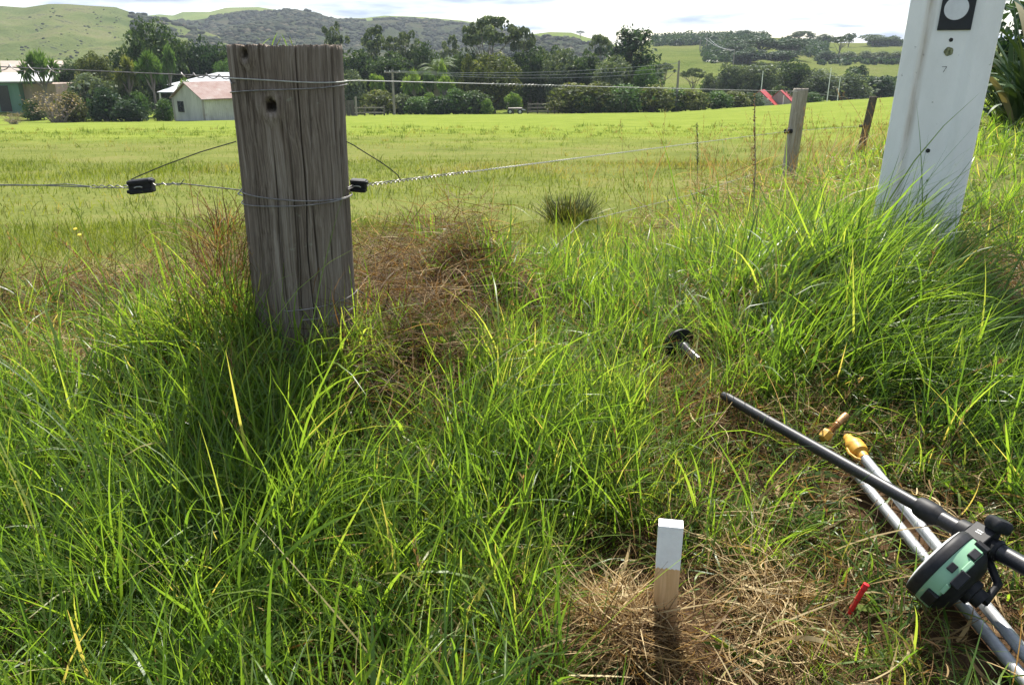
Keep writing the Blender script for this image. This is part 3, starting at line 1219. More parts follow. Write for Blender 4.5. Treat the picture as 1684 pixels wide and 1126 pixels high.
# pale clay cutting on the far track
m_, nt_, out_ = new_mat('clay')
v_ = coords(nt_)
principled(nt_, out_, ramp(nt_, noise(nt_, v_, .8, 5), [(.35, (.50, .46, .40)), (.65, (.72, .69, .64))]), .95, 0, .1)
M['clay'] = m_
vv, ff = [], []
N_ = 9
for i in range(N_ + 1):
    t = i / N_
    pxl, pxr, py = 1168 - 10 * t + 3 * math.sin(9 * t), 1181 - 2 * t + 3 * math.sin(7 * t + 1), 86 + 16 * t
    for px in (pxl, (pxl + pxr) / 2, pxr):
        # march on to the hillside
        hit = None
        for Y in np.linspace(185, 425, 60):
            p = at_y(px, py, Y)
            if p.z < farm_z(p.x, Y) + .35:
                hit = p
                break
        if hit is None:
            hit = at_y(px, py, 300)
        vv.append(hit)
for i in range(N_):
    for k in range(2):
        a = i * 3 + k
        ff.append((a, a + 1, a + 4, a + 3))
d = MB()
d.add(vv, ff)
tag(d.build('clay_track', M['clay']), 'pale clay cutting of the track on the far hillside', 'track', kind='structure')


# ------------------------------------------------------------------ trees
T = plant
# around the left-hand farm buildings
T('cabbage', 'mid', 1, 62, 82, 62, 81, 'cabbage tree with spiky heads in front of the white roofed barn')
T('round', 'mid', 1, 22, 97, 60, 108, 'low round tree behind the tan roofed building')
T('round', 'dark', 2, 112, 95, 62, 92, 'dark rounded tree between the barn cabbage tree and the brown tinged tree')
T('round', 'olive', 3, 150, 80, 70, 90, 'brown tinged broad tree left of the tallest dark evergreen')
T('round', 'dark', 1, 246, 27, 108, 96, 'tallest dark evergreen on the left, rising above the cabbage trees')
T('oval', 'dark', 4, 198, 68, 62, 97, 'dark side tree hugging the left flank of the tallest evergreen')
T('round', 'dark', 5, 288, 58, 70, 99, 'dark evergreen just right of the tallest one, above the silver roof')
T('round', 'deep', 2, 330, 59, 76, 100, 'dark evergreen above the silver farmhouse roof')
T('round', 'dark', 3, 372, 66, 70, 101, 'dark evergreen whose crown meets the top of the strainer post')
T('oval', 'mid', 2, 364, 93, 44, 96, 'bright green small tree behind the ridge of the silver roof')
T('cabbage', 'mid', 2, 243, 83, 64, 79, 'broadest cabbage tree, beside the shed, with a bare forked trunk')
T('cabbage', 'olive', 3, 204, 92, 52, 81, 'second cabbage tree left of the broadest one, trunk hidden by shrubs')
T('cabbage', 'mid', 4, 271, 74, 34, 88, 'narrow cabbage tree behind the broadest one')
T('shrub', 'grey', 1, 146, 115, 86, 80, 'wide grey green shrub under the second cabbage tree')
T('shrub', 'deep', 2, 168, 140, 58, 76, 'very dark rounded shrub at the paddock edge')
T('shrub', 'deep', 1, 209, 160, 62, 75.5, 'low dark shrub right of the very dark rounded one')
T('shrub', 'mid', 3, 222, 147, 40, 79, 'green shrub around the foot of the broadest cabbage tree')
T('twiggy', 'brown', 1, 84, 146, 80, 74.5, 'tangled brown half dead bush left of the dark shrubs')
T('shrub', 'olive', 2, 112, 146, 46, 76, 'olive bush growing out of the tangled brown bush')
T('shrub', 'mid', 1, 52, 160, 40, 79, 'small green bush below the tan barn wall')
T('twiggy', 'brown', 2, 19, 182, 34, 66, 'low round brown tussock on the grass before the green barn')
T('shrub', 'mid', 2, 268, 160, 36, 78, 'green shrub against the left corner of the weathered shed')
T('shrub', 'fresh', 3, 302, 124, 28, 86, 'light green bush in front of the silver verandah roof')
T('oval', 'mid', 1, 5, 112, 50, 112, 'mid green tree at the far left edge behind the barns')
# tall trees behind the strainer post and along the middle
T('open', 'grey', 1, 548, 34, 58, 121, 'tall slim tree with stacked clumps just right of the strainer post')
T('round', 'dark', 4, 585, 78, 80, 116, 'dark evergreen between the strainer post and the tall clumped trees')
T('open', 'grey', 2, 622, 36, 92, 120, 'tall tree with wide stacked clumps left of the palm')
T('open', 'grey', 3, 662, 47, 66, 121, 'tall clumped tree whose crown trails to the right, left of the palm')
T('round', 'dark', 6, 640, 84, 90, 114, 'dark evergreen behind the slim crossarm power pole')
T('round', 'dark', 1, 694, 66, 66, 119, 'dark evergreen rising just behind the palm')
T('open', 'grey', 4, 742, 57, 44, 122, 'thin open tree between the palm and the tallest umbrella tree')
T('palm', 'dark', 1, 717, 76, 92, 105, 'date palm with drooping fronds before the dark trees')
T('umbrella', 'grey', 1, 806, 28, 112, 113, 'tallest umbrella tree with bare branching trunks')
T('umbrella', 'grey', 2, 858, 43, 52, 115, 'smaller umbrella crown leaning right of the tallest umbrella tree')
T('round', 'olive', 1, 812, 84, 102, 101, 'broad golden green tree under the tallest umbrella tree')
T('column', 'olive', 1, 768, 88, 36, 100, 'narrow column tree left of the broad golden green one')
T('round', 'dark', 2, 765, 78, 70, 113, 'dark evergreen filling the gap right of the palm')
T('round', 'dark', 3, 872, 74, 84, 112, 'dark evergreen right of the broad golden green tree')
T('round', 'grey', 4, 925, 78, 86, 110, 'grey green evergreen above the stockyard rails')
T('round', 'dark', 5, 905, 69, 70, 118, 'dark evergreen crown topping the trees above the stockyard')
T('round', 'dark', 6, 962, 84, 78, 110, 'dark evergreen left of the grey green one near the conifer')
T('umbrella', 'grey', 3, 985, 58, 52, 128, 'faint open tree between the dark mass and the conifer')
T('conifer', 'deep', 1, 1042, 49, 112, 109, 'large dark conifer with ragged drooping branches')
T('round', 'grey', 2, 1012, 90, 84, 103, 'grey green rounded tree in front of the conifer')
T('oval', 'mid', 2, 1062, 104, 46, 102, 'green tree at the right foot of the conifer')
T('shrub', 'grey', 2, 578, 112, 52, 97, 'tall greyish shrub just right of the strainer post')
T('cabbage', 'fresh', 2, 617, 121, 36, 100, 'cabbage tree head above the round pale shrub')
T('shrub', 'olive', 1, 622, 145, 62, 95, 'round pale olive shrub left of the crossarm power pole')
T('shrub', 'mid', 3, 586, 160, 26, 96, 'slim green shrub left of the round pale one')
T('cabbage', 'fresh', 5, 680, 113, 46, 101, 'cabbage tree with two bright heads right of the crossarm power pole')
T('cabbage', 'mid', 3, 706, 118, 28, 101, 'cabbage tree standing between two others under the palm')
T('cabbage', 'fresh', 4, 727, 100, 26, 100, 'tall thin cabbage tree right under the palm')
T('cabbage', 'fresh', 1, 731, 122, 32, 98, 'shorter cabbage tree under the right side of the palm')
T('shrub', 'grey', 3, 660, 152, 46, 96, 'grey flowering shrub right beside the crossarm power pole')
T('shrub', 'mid', 1, 686, 156, 50, 95, 'bushy green shrub second from the crossarm power pole')
T('shrub', 'fresh', 2, 706, 150, 30, 98, 'light green shrub beneath the middle cabbage tree')
T('shrub', 'deep', 3, 722, 155, 46, 95, 'dark shrub beneath the right cabbage trees')
T('shrub', 'mid', 2, 750, 143, 62, 96, 'dense green shrub at the foot of the column tree')
T('shrub', 'dark', 1, 782, 146, 60, 96, 'dense dark shrub under the broad golden green tree')
T('shrub', 'fresh', 1, 800, 160, 24, 94.5, 'small light shrub near the farm trailer')
T('oval', 'fresh', 3, 844, 148, 34, 95.5, 'small bright sapling right behind the farm trailer')
# the long hedge
HG = 'bushes of the long hedge'
for k, (px, py, w, Y, leaf, lab) in enumerate((
        (942, 135, 62, 93.5, 'olive', 'tallest hedge bush, at the stockyard end of the long hedge'),
        (985, 134, 58, 94, 'olive', 'second hedge bush from the stockyard end'),
        (1028, 137, 56, 94, 'mid', 'third hedge bush from the stockyard end'),
        (1072, 138, 58, 95, 'olive', 'hedge bush just left of the tall timber power pole'),
        (1110, 144, 46, 98, 'mid', 'hedge bush behind the tall timber power pole'),
        (1142, 146, 46, 97, 'olive', 'hedge bush just right of the tall timber power pole'),
        (1178, 149, 44, 98, 'mid', 'second hedge bush right of the tall timber power pole'),
        (1210, 150, 44, 100, 'olive', 'hedge bush next but one to the red roofed huts'),
        (1238, 153, 36, 103, 'dark', 'hedge bush touching the first red roofed hut'))):
    T('shrub', leaf, 1 + k % 3, px, py - 2, w * 1.32, Y, lab, HG)
T('shrub', 'dark', 3, 962, 152, 50, 92.8, 'low bush in front of the tallest hedge bushes', HG)
T('shrub', 'dark', 2, 1004, 153, 46, 93, 'low dark bush in front of the third hedge bush', HG)
# behind the hedge, on the right
T('umbrella', 'grey', 4, 1092, 104, 44, 140, 'small umbrella tree on the far pasture left of the tall timber power pole')
T('umbrella', 'grey', 1, 1141, 112, 46, 142, 'small umbrella tree on the far pasture right of the tall timber power pole')
T('oval', 'grey', 1, 1168, 118, 30, 140, 'narrow tree at the left end of the wood above the huts')
T('round', 'grey', 3, 1205, 101, 66, 138, 'grey green tree at the left of the wood above the huts')
T('round', 'grey', 5, 1258, 98, 84, 136, 'broad grey green tree above the first red roofed hut')
T('round', 'dark', 2, 1306, 96, 72, 142, 'dark rounded tree above the grey fence post')
T('round', 'grey', 1, 1350, 112, 76, 138, 'grey green tree behind the two thin pale poles')
T('shrub', 'grey', 3, 1402, 118, 74, 134, 'mounded grey bush right of the two thin pale poles')
T('round', 'deep', 3, 1448, 122, 74, 140, 'dark tree nearest the white concrete pole')
T('oval', 'deep', 1, 1412, 105, 46, 175, 'dark tree on the bank below the red earth cut')
T('shrub', 'dark', 3, 1284, 139, 40, 117, 'dark bush behind the two red roofed huts')
T('shrub', 'mid', 2, 1338, 150, 34, 113, 'small bush right of the huts on the paddock crest')
# macrocarpas and ridge trees far off
T('wind', 'deep', 1, 1216, 66, 70, 275, 'windswept dark tree at the left of the big hillside grove', farm=True)
T('wind', 'deep', 2, 1262, 54, 110, 285, 'largest windswept tree of the hillside grove', farm=True)
T('wind', 'deep', 3, 1304, 60, 70, 280, 'windswept tree at the right of the big hillside grove', farm=True)
T('round', 'deep', 4, 1236, 80, 70, 262, 'dark rounded tree low in the big hillside grove', farm=True)
T('round', 'deep', 5, 1288, 82, 70, 258, 'dark rounded tree low at the right of the hillside grove', farm=True)
T('wind', 'dark', 4, 1312, 49, 34, 400, 'flat topped ridge tree above the hillside grove', farm=True)
T('wind', 'dark', 1, 1334, 50, 20, 400, 'small ridge tree right of the flat topped one', farm=True)
T('round', 'dark', 1, 1357, 55, 36, 390, 'rounded dense tree on the ridge left of the trunked pasture tree', farm=True)
T('wind', 'dark', 2, 1398, 51, 26, 395, 'leaning ridge tree reaching right over the skyline', farm=True)
T('umbrella', 'dark', 2, 1384, 60, 40, 300, 'trunked tree standing between the two pasture strips', farm=True)
T('wind', 'dark', 3, 1440, 54, 56, 400, 'spreading ridge tree near the white concrete pole', farm=True)
T('round', 'dark', 2, 1470, 58, 36, 405, 'rounded ridge tree half behind the white concrete pole', farm=True)
T('wind', 'deep', 1, 1222, 48, 36, 410, 'peaked ridge tree above the left of the grove', farm=True)
T('umbrella', 'grey', 3, 955, 51, 17, 600, 'lone umbrella tree on the small green hilltop', base=float(at_y(955, 62, 600).z))
for k, (px, w, lab) in enumerate(((1395, 32, 'scrub bush nearest the trunked pasture tree'), (1425, 36, 'scrub bush in the middle of the row between pasture strips'), (1452, 34, 'scrub bush right of the middle one between pasture strips'),
                                  (1478, 34, 'scrub bush beside the white pole between pasture strips'))):
    T('shrub', 'grey', 1 + k % 3, px, 83, w, 285, lab, 'scrub between the pasture strips', farm=True)
T('shrub', 'deep', 2, 1362, 83, 44, 288, 'dark shrub left of the trunked pasture tree', farm=True)


# bush too dense to count: behind the tree line, on the bluff, on the ridge
def stuff(name, v, f, t, mat, label, cat, smooth=False):
    me = np_mesh(name, v, f, mat, t, smooth)
    o = link(bpy.data.objects.new(name, me))
    return tag(o, label, cat, kind='stuff')


g = np.random.default_rng(77)
cs, rs = [], []
for px in np.linspace(170, 1075, 330):
    Y = g.uniform(116, 134)
    topy = np.interp(px, [170, 230, 300, 380, 560, 650, 720, 800, 900, 960, 1075], [110, 85, 84, 88, 95, 92, 100, 92, 92, 98, 108])
    p = at_y(px, topy + g.uniform(0, 14), Y)
    zg = float(terrain(p.x, Y))
    for z in np.arange(zg + .5, p.z - 1, 1.7):
        cs.append((p.x + g.normal(0, .8), Y + g.normal(0, 1), z))
        rs.append(g.uniform(1.1, 1.9))
for px in np.linspace(1165, 1500, 110):
    Y = g.uniform(142, 158)
    p = at_y(px, 118 + g.uniform(0, 10), Y)
    zg = float(terrain(p.x, Y))
    for z in np.arange(zg + .5, p.z - .6, 1.7):
        cs.append((p.x + g.normal(0, .8), Y + g.normal(0, 1), z))
        rs.append(g.uniform(1.0, 1.8))
v, f, t = lump_leaves(np.array(cs), np.array(rs), 46, .40, g, .3, .85)
stuff('background_bush', v, f, t, M['leaf_dark'], 'dense dark bush filling the gaps behind the tree line', 'bush')

cs, rs = [], []
for F, n, (a, b), (t0, t1), (r0, r1), sd in ((F_bluff, 11000, (230, 1000), (.25, 1.0), (1.2, 3.0), 1), (F_mid, 700, (770, 1090), (.3, 1.02), (1.5, 3.2), 2), (F_left, 700, (-60, 300), (.10, .95), (.3, .8), 3),
                                              (F_left, 700, (215, 420), (.3, 1.0), (1.2, 3.0), 4)):
    u, tt = g.uniform(a, b, n), g.uniform(t0, t1, n)
    keep = fbm(u / 23 + (tt * 5 if sd == 3 else 0), tt * 9 - (u / 60 if sd == 3 else 0), 90 + sd) > (.42 if F is not F_left else .50 if sd == 4 else .60)
    u, tt = u[keep], tt[keep]
    X, Y, Z = F(u, tt)
    r = g.uniform(r0, r1, len(X))
    cs.append(np.stack([X, Y, Z + r * .2], 1))
    rs.append(r)
v, f, t = blob_cloud(np.concatenate(cs), np.concatenate(rs), 5, .6)
stuff('hill_scrub', v, f, t, M['scrub'], 'scrub and bush clothing the bluff and the steep hillsides', 'scrub', True)

cs, rs = [], []
for (a, b), (y0, y1), n, (r0, r1) in (((1070, 1250), (372, 428), 620, (1.2, 3.0)), ((1150, 1225), (262, 372), 260, (.8, 2.4)), ((1335, 1500), (268, 300), 160, (.6, 1.3)),
                                      ((1325, 1520), (150, 205), 420, (.6, 1.6)), ((1275, 1345), (300, 400), 260, (1.2, 2.6)), ((1415, 1500), (400, 425), 120, (1.0, 2.2))):
    us, Ys = g.uniform(a, b, n), g.uniform(y0, y1, n)
    for u_, Y_ in zip(us, Ys):
        X = (u_ - PW / 2) / FPX * Y_ * .96
        r = g.uniform(r0, r1)
        zf = farm_z(X, Y_) if Y_ > 172 else float(terrain(X, Y_))
        cs.append((X, Y_, zf + r * .45))
        rs.append(r)
v, f, t = lump_leaves(np.array(cs), np.array(rs), 34, .5, g, .3, .9)
stuff('ridge_woodland', v, f, t, M['leaf_deep'], 'dark low woodland along the right-hand ridge and gullies', 'woodland')

# ------------------------------------------------------------------ strainer post
def post_material(name, dark, mid, light, gscale=1.0, green=.0):
    m, nt, out = new_mat(name)
    wob = nt.nodes.new('ShaderNodeTexNoise')
    wob.inputs['Scale'].default_value = 5.0
    wob.inputs['Detail'].default_value = 3
    nt.links.new(coords(nt, (1, 1, .7)), wob.inputs['Vector'])
    wm = nt.nodes.new('ShaderNodeVectorMath')
    wm.operation = 'MULTIPLY_ADD'
    nt.links.new(wob.outputs['Color'], wm.inputs[0])
    wm.inputs[1].default_value = (.035, .035, .035)
    nt.links.new(coords(nt), wm.inputs[2])

    def warped(st):
        mp = nt.nodes.new('ShaderNodeMapping')
        mp.inputs['Scale'].default_value = st
        nt.links.new(wm.outputs[0], mp.inputs['Vector'])
        return mp.outputs[0]
    v1 = warped((1, 1, .045))
    v2 = coords(nt, (1, 1, .16))
    g1 = noise(nt, warped((1, 1, .018)), 210 * gscale, 5, .7, .2)
    g2 = noise(nt, v1, 30 * gscale, 5, .6, .5)
    b = noise(nt, v2, 7 * gscale, 5, .6)
    s = mth(nt, 'ADD', mth(nt, 'MULTIPLY', g1, .5), mth(nt, 'ADD', mth(nt, 'MULTIPLY', g2, .3), mth(nt, 'MULTIPLY', b, .2)))
    c = ramp(nt, s, [(.36, dark), (.49, mid), (.62, light)])
    big = noise(nt, v2, 3.5, 4, .55)
    f = nt.nodes.new('ShaderNodeValToRGB')
    f.color_ramp.elements[0].position, f.color_ramp.elements[1].position = .50, .72
    nt.links.new(big, f.inputs[0])
    c = mixc(nt, mth(nt, 'MULTIPLY', f.outputs[0], .55), c, dark)
    if green:
        l = noise(nt, coords(nt), 26, 5, .65)
        fl = nt.nodes.new('ShaderNodeValToRGB')
        fl.color_ramp.elements[0].position, fl.color_ramp.elements[1].position = .655, .70
        nt.links.new(l, fl.inputs[0])
        c = mixc(nt, mth(nt, 'MULTIPLY', fl.outputs[0], green), c, (.30, .33, .26))
    t = attr(nt, 'tint')
    c = mixc(nt, t, c, (.018, .014, .011))
    principled(nt, out, c, .92, 0, .10, g1, .5, .0022)
    return m


M['post'] = post_material('weathered_post_timber', (.048, .036, .027), (.165, .134, .108), (.30, .26, .22), 1, .30)
M['post_pale'] = post_material('pale_post_timber', (.13, .11, .09), (.31, .275, .23), (.46, .42, .365), 1.2, .5)
M['post_dark'] = post_material('dark_post_timber', (.035, .03, .024), (.11, .092, .075), (.21, .185, .16), 1.2, .2)


def round_post(name, label, cat, x, y, z0, z1, r, mat, seed, cracks=60, knots=(), na=640, nz=110, flare=0.0, lean=(0, 0), cut=.012):
    g = np.random.default_rng(seed)
    az = np.linspace(0, 2 * np.pi, na, endpoint=False)
    zt = np.linspace(0, 1, nz)
    A, T = np.meshgrid(az, zt, indexing='ij')
    topj = .5 * cut * (fbm(az * 22, az * 0, seed, 3) - .5) + cut * .7 * (vnoise(az * 95, az * 0, seed + 4) - .5)
    L = z1 - z0
    Z = z0 + T * L + (topj[:, None]) * sstep(.9, 1, T)
    rad = r * (1 + .010 * np.sin(2 * A + 1) + .012 * (fbm(A * 1.3, T * 3, seed + 1, 3) - .5))
    rad = rad + flare * sstep(.72, 1, T) * (.3 + .7 * np.clip(-np.cos(A - .2), 0, 1))
    rad = rad + .0014 * (vnoise(A * 110, T * 5, seed + 2) - .5)
    deep = np.zeros_like(rad)
    for _ in range(cracks):
        a0 = g.uniform(0, 2 * np.pi)
        c = g.uniform(0, 1.1)
        hl = g.choice([.06, .12, .25, .5]) * g.uniform(.6, 1.2)
        wd = g.uniform(.0011, .0024)
        dp = g.choice([.002, .004, .006, .010]) * g.uniform(.7, 1.2)
        path = a0 + .05 * (vnoise(T * 7 + a0 * 10, T * 0, seed + 7) - .5) + g.normal(0, .05) * (T - c)
        da = (A - path + np.pi) % (2 * np.pi) - np.pi
        prof = np.exp(-(da * r / wd) ** 2) * np.clip(1 - ((T - c) / hl) ** 2, 0, 1)
        deep = np.maximum(deep, prof * dp)
    kt = np.zeros_like(rad)
    for (ka, kz, kr, kd) in knots:
        da = (A - ka + np.pi) % (2 * np.pi) - np.pi
        d2 = np.sqrt((da * r) ** 2 + ((Z - kz) * .85) ** 2)
        kt = np.maximum(kt, kd * (1 - sstep(kr * .6, kr * 1.05, d2)))
        rad = rad + .006 * np.exp(-((d2 - kr * 1.6) / (kr * .9)) ** 2)
        deep = deep * sstep(kr * .9, kr * 2.6, d2)
    rad = rad - deep - kt
    X = rad * np.cos(A) + lean[0] * T * L
    Y = rad * np.sin(A) + lean[1] * T * L
    V = [np.stack([X, Y, Z], -1).reshape(-1, 3)]
    tint = [np.clip(deep / .012 + (kt > .004) * .75, 0, .92).reshape(-1)]
    i = np.arange(na)[:, None] * nz
    i2 = ((np.arange(na) + 1) % na)[:, None] * nz
    k = np.arange(nz - 1)[None, :]
    F = [np.stack([i + k, i2 + k, i2 + k + 1, i + k + 1], -1).reshape(-1, 4)]
    # end grain
    base = na * nz
    prev = np.arange(na) * nz + nz - 1
    for j, s in enumerate((.86, .62, .36, .12, .01)):
        zz_ = z1 + topj * s - .004 + g.uniform(-1, 1, na) * .006 * (s > .05) - .012 * (1 - s)
        rr = rad[:, -1] * s
        V.append(np.stack([rr * np.cos(az) + lean[0] * L, rr * np.sin(az) + lean[1] * L, zz_], 1))
        tint.append(np.clip(g.uniform(-.3, .5, na), 0, 1))
        cur = base + np.arange(na)
        F.append(np.stack([prev, np.roll(prev, -1), np.roll(cur, -1), cur], 1))
        prev = cur
        base += na
    V, F = np.concatenate(V), np.concatenate(F)
    V[:, 2] -= z0
    me = np_mesh(name, V, F, M[mat], np.concatenate(tint), False)
    o = link(bpy.data.objects.new(name, me))
    o.location = (x, y, z0)
    return tag(o, label, cat)


zg = float(terrain(SX, SY))
ztop = CZ + .028
kn = []
for px, py, kr, kd in ((446, 173, .0145, .03), (408, 89, .012, .010)):
    p = at(px, py, 2.02)
    a_ = math.asin(max(-1, min(1, (p.x - SX) / .148)))
    kn.append((-math.pi / 2 + a_, p.z, kr, kd))
round_post('strainer_post', 'thick weathered grey timber strainer post with a dark knot hole, wound with wire', 'fence post', SX - .003, SY, zg - .35, ztop, .1415, 'post', 5, 105, kn, flare=.004, lean=(.016, 0))

z2 = float(terrain(3.27, 9.4))
p2t = at_y(1316, 146, 9.4)
round_post('fence_post', 'pale grey fence post standing in the long dry grass, the nearer of two', 'fence post', p2t.x - .03, 9.4, z2 - .3, p2t.z, .08, 'post_pale', 8, 26, (), 220, 50, lean=(.03, 0), cut=.01)
z3 = float(terrain(7.1, 16.3))
p3t = at_y(1438, 159, 16.3)
round_post('fence_post', 'dark leaning fence post beyond the pale one, beside the white concrete pole', 'fence post', p3t.x - .14, 16.3, z3 - .3, p3t.z, .074, 'post_dark', 9, 26, (), 180, 50, lean=(.09, 0), cut=.01)

# ------------------------------------------------------------------ wires
M['wire'] = pmat('dull_galvanised_wire', (.13, .12, .11), (.27, .26, .245), 60, .5, .7)
M['wire_bright'] = pmat('bright_fence_wire', (.30, .30, .27), (.42, .42, .38), 60, .55, .25)
M['black_plastic'] = pmat('black_plastic', (.008, .008, .009), (.018, .018, .02), 60, .55, spec=.25, bstr=.15, bdist=.001)
M['black_cable'] = pmat('black_insulated_wire', (.02, .02, .02), (.05, .05, .05), 40, .5)


def ring(zc, r, tilt, a0, a1, n=60, drop=0.0, zr=0.0):
    pts = []
    for i in range(n + 1):
        t = i / n
        a = a0 + (a1 - a0) * t
        zz_ = zc + tilt * math.cos(a) + drop * t + zr * math.sin(a * 3 + 1)
        lx = .016 * (zz_ - (zg - .35))
        pts.append(Vector((SX + lx + r * math.cos(a), SY + r * math.sin(a), zz_)))
    return pts


def twist(a, b, r, pitch, n, ph=0.0):
    ax = (b - a).normalized()
    s = ax.cross(Vector((0, 0, 1))).normalized()
    q = ax.cross(s)
    L = (b - a).length
    return [a.lerp(b, i / n) + (s * math.cos(2 * math.pi * L * i / n / pitch + ph) + q * math.sin(2 * math.pi * L * i / n / pitch + ph)) * r for i in range(n + 1)]


PI = math.pi
RW = .1490
WR = .0017
P2 = Vector((p2t.x - .06, 9.4 - .09, at_y(1304, 150.5, 9.35).z))
P3 = Vector((p3t.x - .1, 16.3 - .09, at_y(1437, 165, 16.3).z))
zt = CZ - .060
# top wire to the right, with the wrap it is tied off by
d = MB()
front = ring(zt + .006, RW, -.006, 1.2 * PI - PI * 2 + PI * .75, 2 * PI + .05, 70, 0, .0012)
d.tube(front, WR, 7)
W0 = front[-1]
d.tube([W0, W0 + Vector((.02, .05, 0)), P2], WR, 7)
d.tube([P2, P3], WR, 6)
ta, tb = W0.lerp(P2, .10), W0.lerp(P2, .20)
d.tube(twist(ta, tb, .0042, .032, 160), .0014, 5)
tag(d.build('fence_wire', M['wire_bright'], smooth=True), 'top bright wire running right from the strainer post to the pale fence post', 'fence wire', 'fence wires')
d = MB()
back = ring(zt - .016, RW + .002, .008, -1.25 * PI, .02 * PI, 70, 0, .0015)
d.tube(back, WR, 7)
LE = at(0, 110, 2.45)
LS = at(386, 127, 2.10)
d.tube([back[0], at(384, 131, 2.06), at(388, 136, 2.0), at(381, 138, 2.0), at(378, 131, 2.03), LS], WR, 6)
LX = LS + (LE - LS) * 3.4
d.tube([LS, LE, LX], WR, 7)
for f0, f1, rr in ((.02, .20, .006), (.70, 1.0, .010)):
    a, b = LS.lerp(LE, f0), LS.lerp(LE, f1)
    d.tube(twist(a, b, rr, .085 if f0 > .5 else .045, 120), .0014, 5)
tag(d.build('fence_wire', M['wire'], smooth=True), 'top dull wire running left from its coil on the strainer post', 'fence wire', 'fence wires')

zm = CZ - .352
IR = at(590, 305, 2.24)
IL = at(233, 306, 2.25)
# middle wire right
d = MB()
f2 = ring(zm + .005, RW, -.010, -1.1 * PI, .03, 60, 0, .001)
d.tube(f2, WR, 6)
d.tube(ring(zm - .012, RW + .001, .006, -1.15 * PI, .0, 60, 0, .0012), WR, 6)
d.tube([f2[-1], at(572, 312, 2.16), IR + Vector((-.012, 0, -.003))], WR, 6)
d.tube([at(572, 309, 2.17), IR + Vector((-.012, 0, .004))], WR, 6)
Q2 = Vector((p2t.x - .09, 9.4 - .05, at_y(1298, 216, 9.35).z))
Q3 = Vector((p3t.x - .19, 16.3 - .05, at_y(1424, 207, 16.3).z))
S0 = IR + Vector((.018, .002, 0))
S1 = S0.lerp(Q2, .075)
d.tube(twist(S0, S1, .004, .045, 90), .0015, 5)
d.tube(twist(S0, S1, .004, .045, 90, PI), .0015, 5)
d.build
tag(d.build('fence_wire', M['wire'], smooth=True), 'middle wire tied round the strainer post and twisted out to the right insulator', 'fence wire', 'fence wires')
d = MB()
d.tube(twist(S1, Q2, .0019, .055, 1500), .0014, 5)
d.tube(twist(S1, Q2, .0019, .055, 1500, PI), .0014, 5)
d.tube([Q2, Q3], .0024, 5)
tag(d.build('electric_strand', M['wire_bright'], smooth=True), 'bright twisted electric strand running from the right insulator to the pale post', 'fence wire', 'fence wires')
# low wire
d = MB()
zl = CZ - .660
f3 = ring(zl + .012, RW, .006, -.55 * PI, .05, 40, .01)
d.tube(f3, WR, 6)
d.tube(ring(zl - .012, RW, -.01, -.45 * PI, .05, 40, .012), WR, 6)
B2 = Vector((p2t.x - .07, 9.4 - .07, at_y(1303, 268, 9.35).z))
d.tube([f3[-1], Vector((SX + .30, SY + .30, CZ - .87)), Vector((-.12, 3.0, CZ - .95)), at_y(960, 364, 4.35), at_y(1130, 322, 6.0), B2], WR, 6)
tag(d.build('fence_wire', M['wire'], smooth=True), 'lowest wire dipping into the grass between strainer post and pale post', 'fence wire', 'fence wires')
# middle wire left
d = MB()
M0 = at(397, 313, 2.17)
d.tube([at(400, 322, 2.06), at(391, 319, 2.10), M0], WR, 6)
a, b = at(298, 302, 2.21), at(252, 303, 2.24)
d.tube([M0, a], WR, 6)
d.tube(twist(a, b, .0038, .036, 70), .0014, 5)
d.tube([a, b, IL + Vector((.02, 0, 0))], WR, 6)
c_, e_ = at(214, 307, 2.26), at(150, 307, 2.31)
d.tube(twist(c_, e_, .0040, .060, 80), .0016, 5)
d.tube(twist(c_, e_, .0040, .060, 80, PI), .0016, 5)
z_ = at(0, 305, 2.45)
d.tube([e_, at(110, 303, 2.35), at(60, 305, 2.40), z_, e_.lerp(z_, 4.5)], WR, 6)
d.tube([e_, at(120, 307, 2.34), at(60, 304.5, 2.40), z_ + Vector((0, 0, .002)), e_.lerp(z_, 4.5) + Vector((0, 0, .004))], WR, 6)
d.tube([IL + Vector((-.018, 0, .004)), c_], .002, 6)
d.tube([a, at(301, 297, 2.2), at(303, 296, 2.2)], .0014, 5)
tag(d.build('fence_wire', M['wire'], smooth=True), 'middle wire running left from the strainer post through the left insulator', 'fence wire', 'fence wires')


def insulator(c, tilt, w, h, label):
    e = empty('insulator', c, label, 'insulator', 'black strain insulators')
    rot = Matrix.Rotation(tilt, 3, 'Y')
    d = MB()
    d.box(c, (w, .030, h), rot)
    d.build('body', M['black_plastic'], e, smooth=False, bevel=.004, seg=3)
    for s in (-1, 1):
        d = MB()
        d.box(c + rot @ Vector((0, -.0165, s * h * .33)), (w * .98, .007, h * .26), rot)
        d.build('rib', M['black_plastic'], e, bevel=.002)
    for s in (-1, 1):
        d = MB()
        d.box(c + rot @ Vector((s * w * .46, -.004, s * h * .28)), (w * .30, .022, h * .24), rot)
        d.build('lug', M['black_plastic'], e, bevel=.002)
    d = MB()
    d.tube([c + rot @ Vector((-.014, -.0175, -.001)), c + rot @ Vector((-.006, -.0195, .001)), c + rot @ Vector((.004, -.0195, .0005)), c + rot @ Vector((.009, -.0175, -.002))], .0017, 6)
    d.build('wire_eye', M['wire_bright'], e, smooth=True)


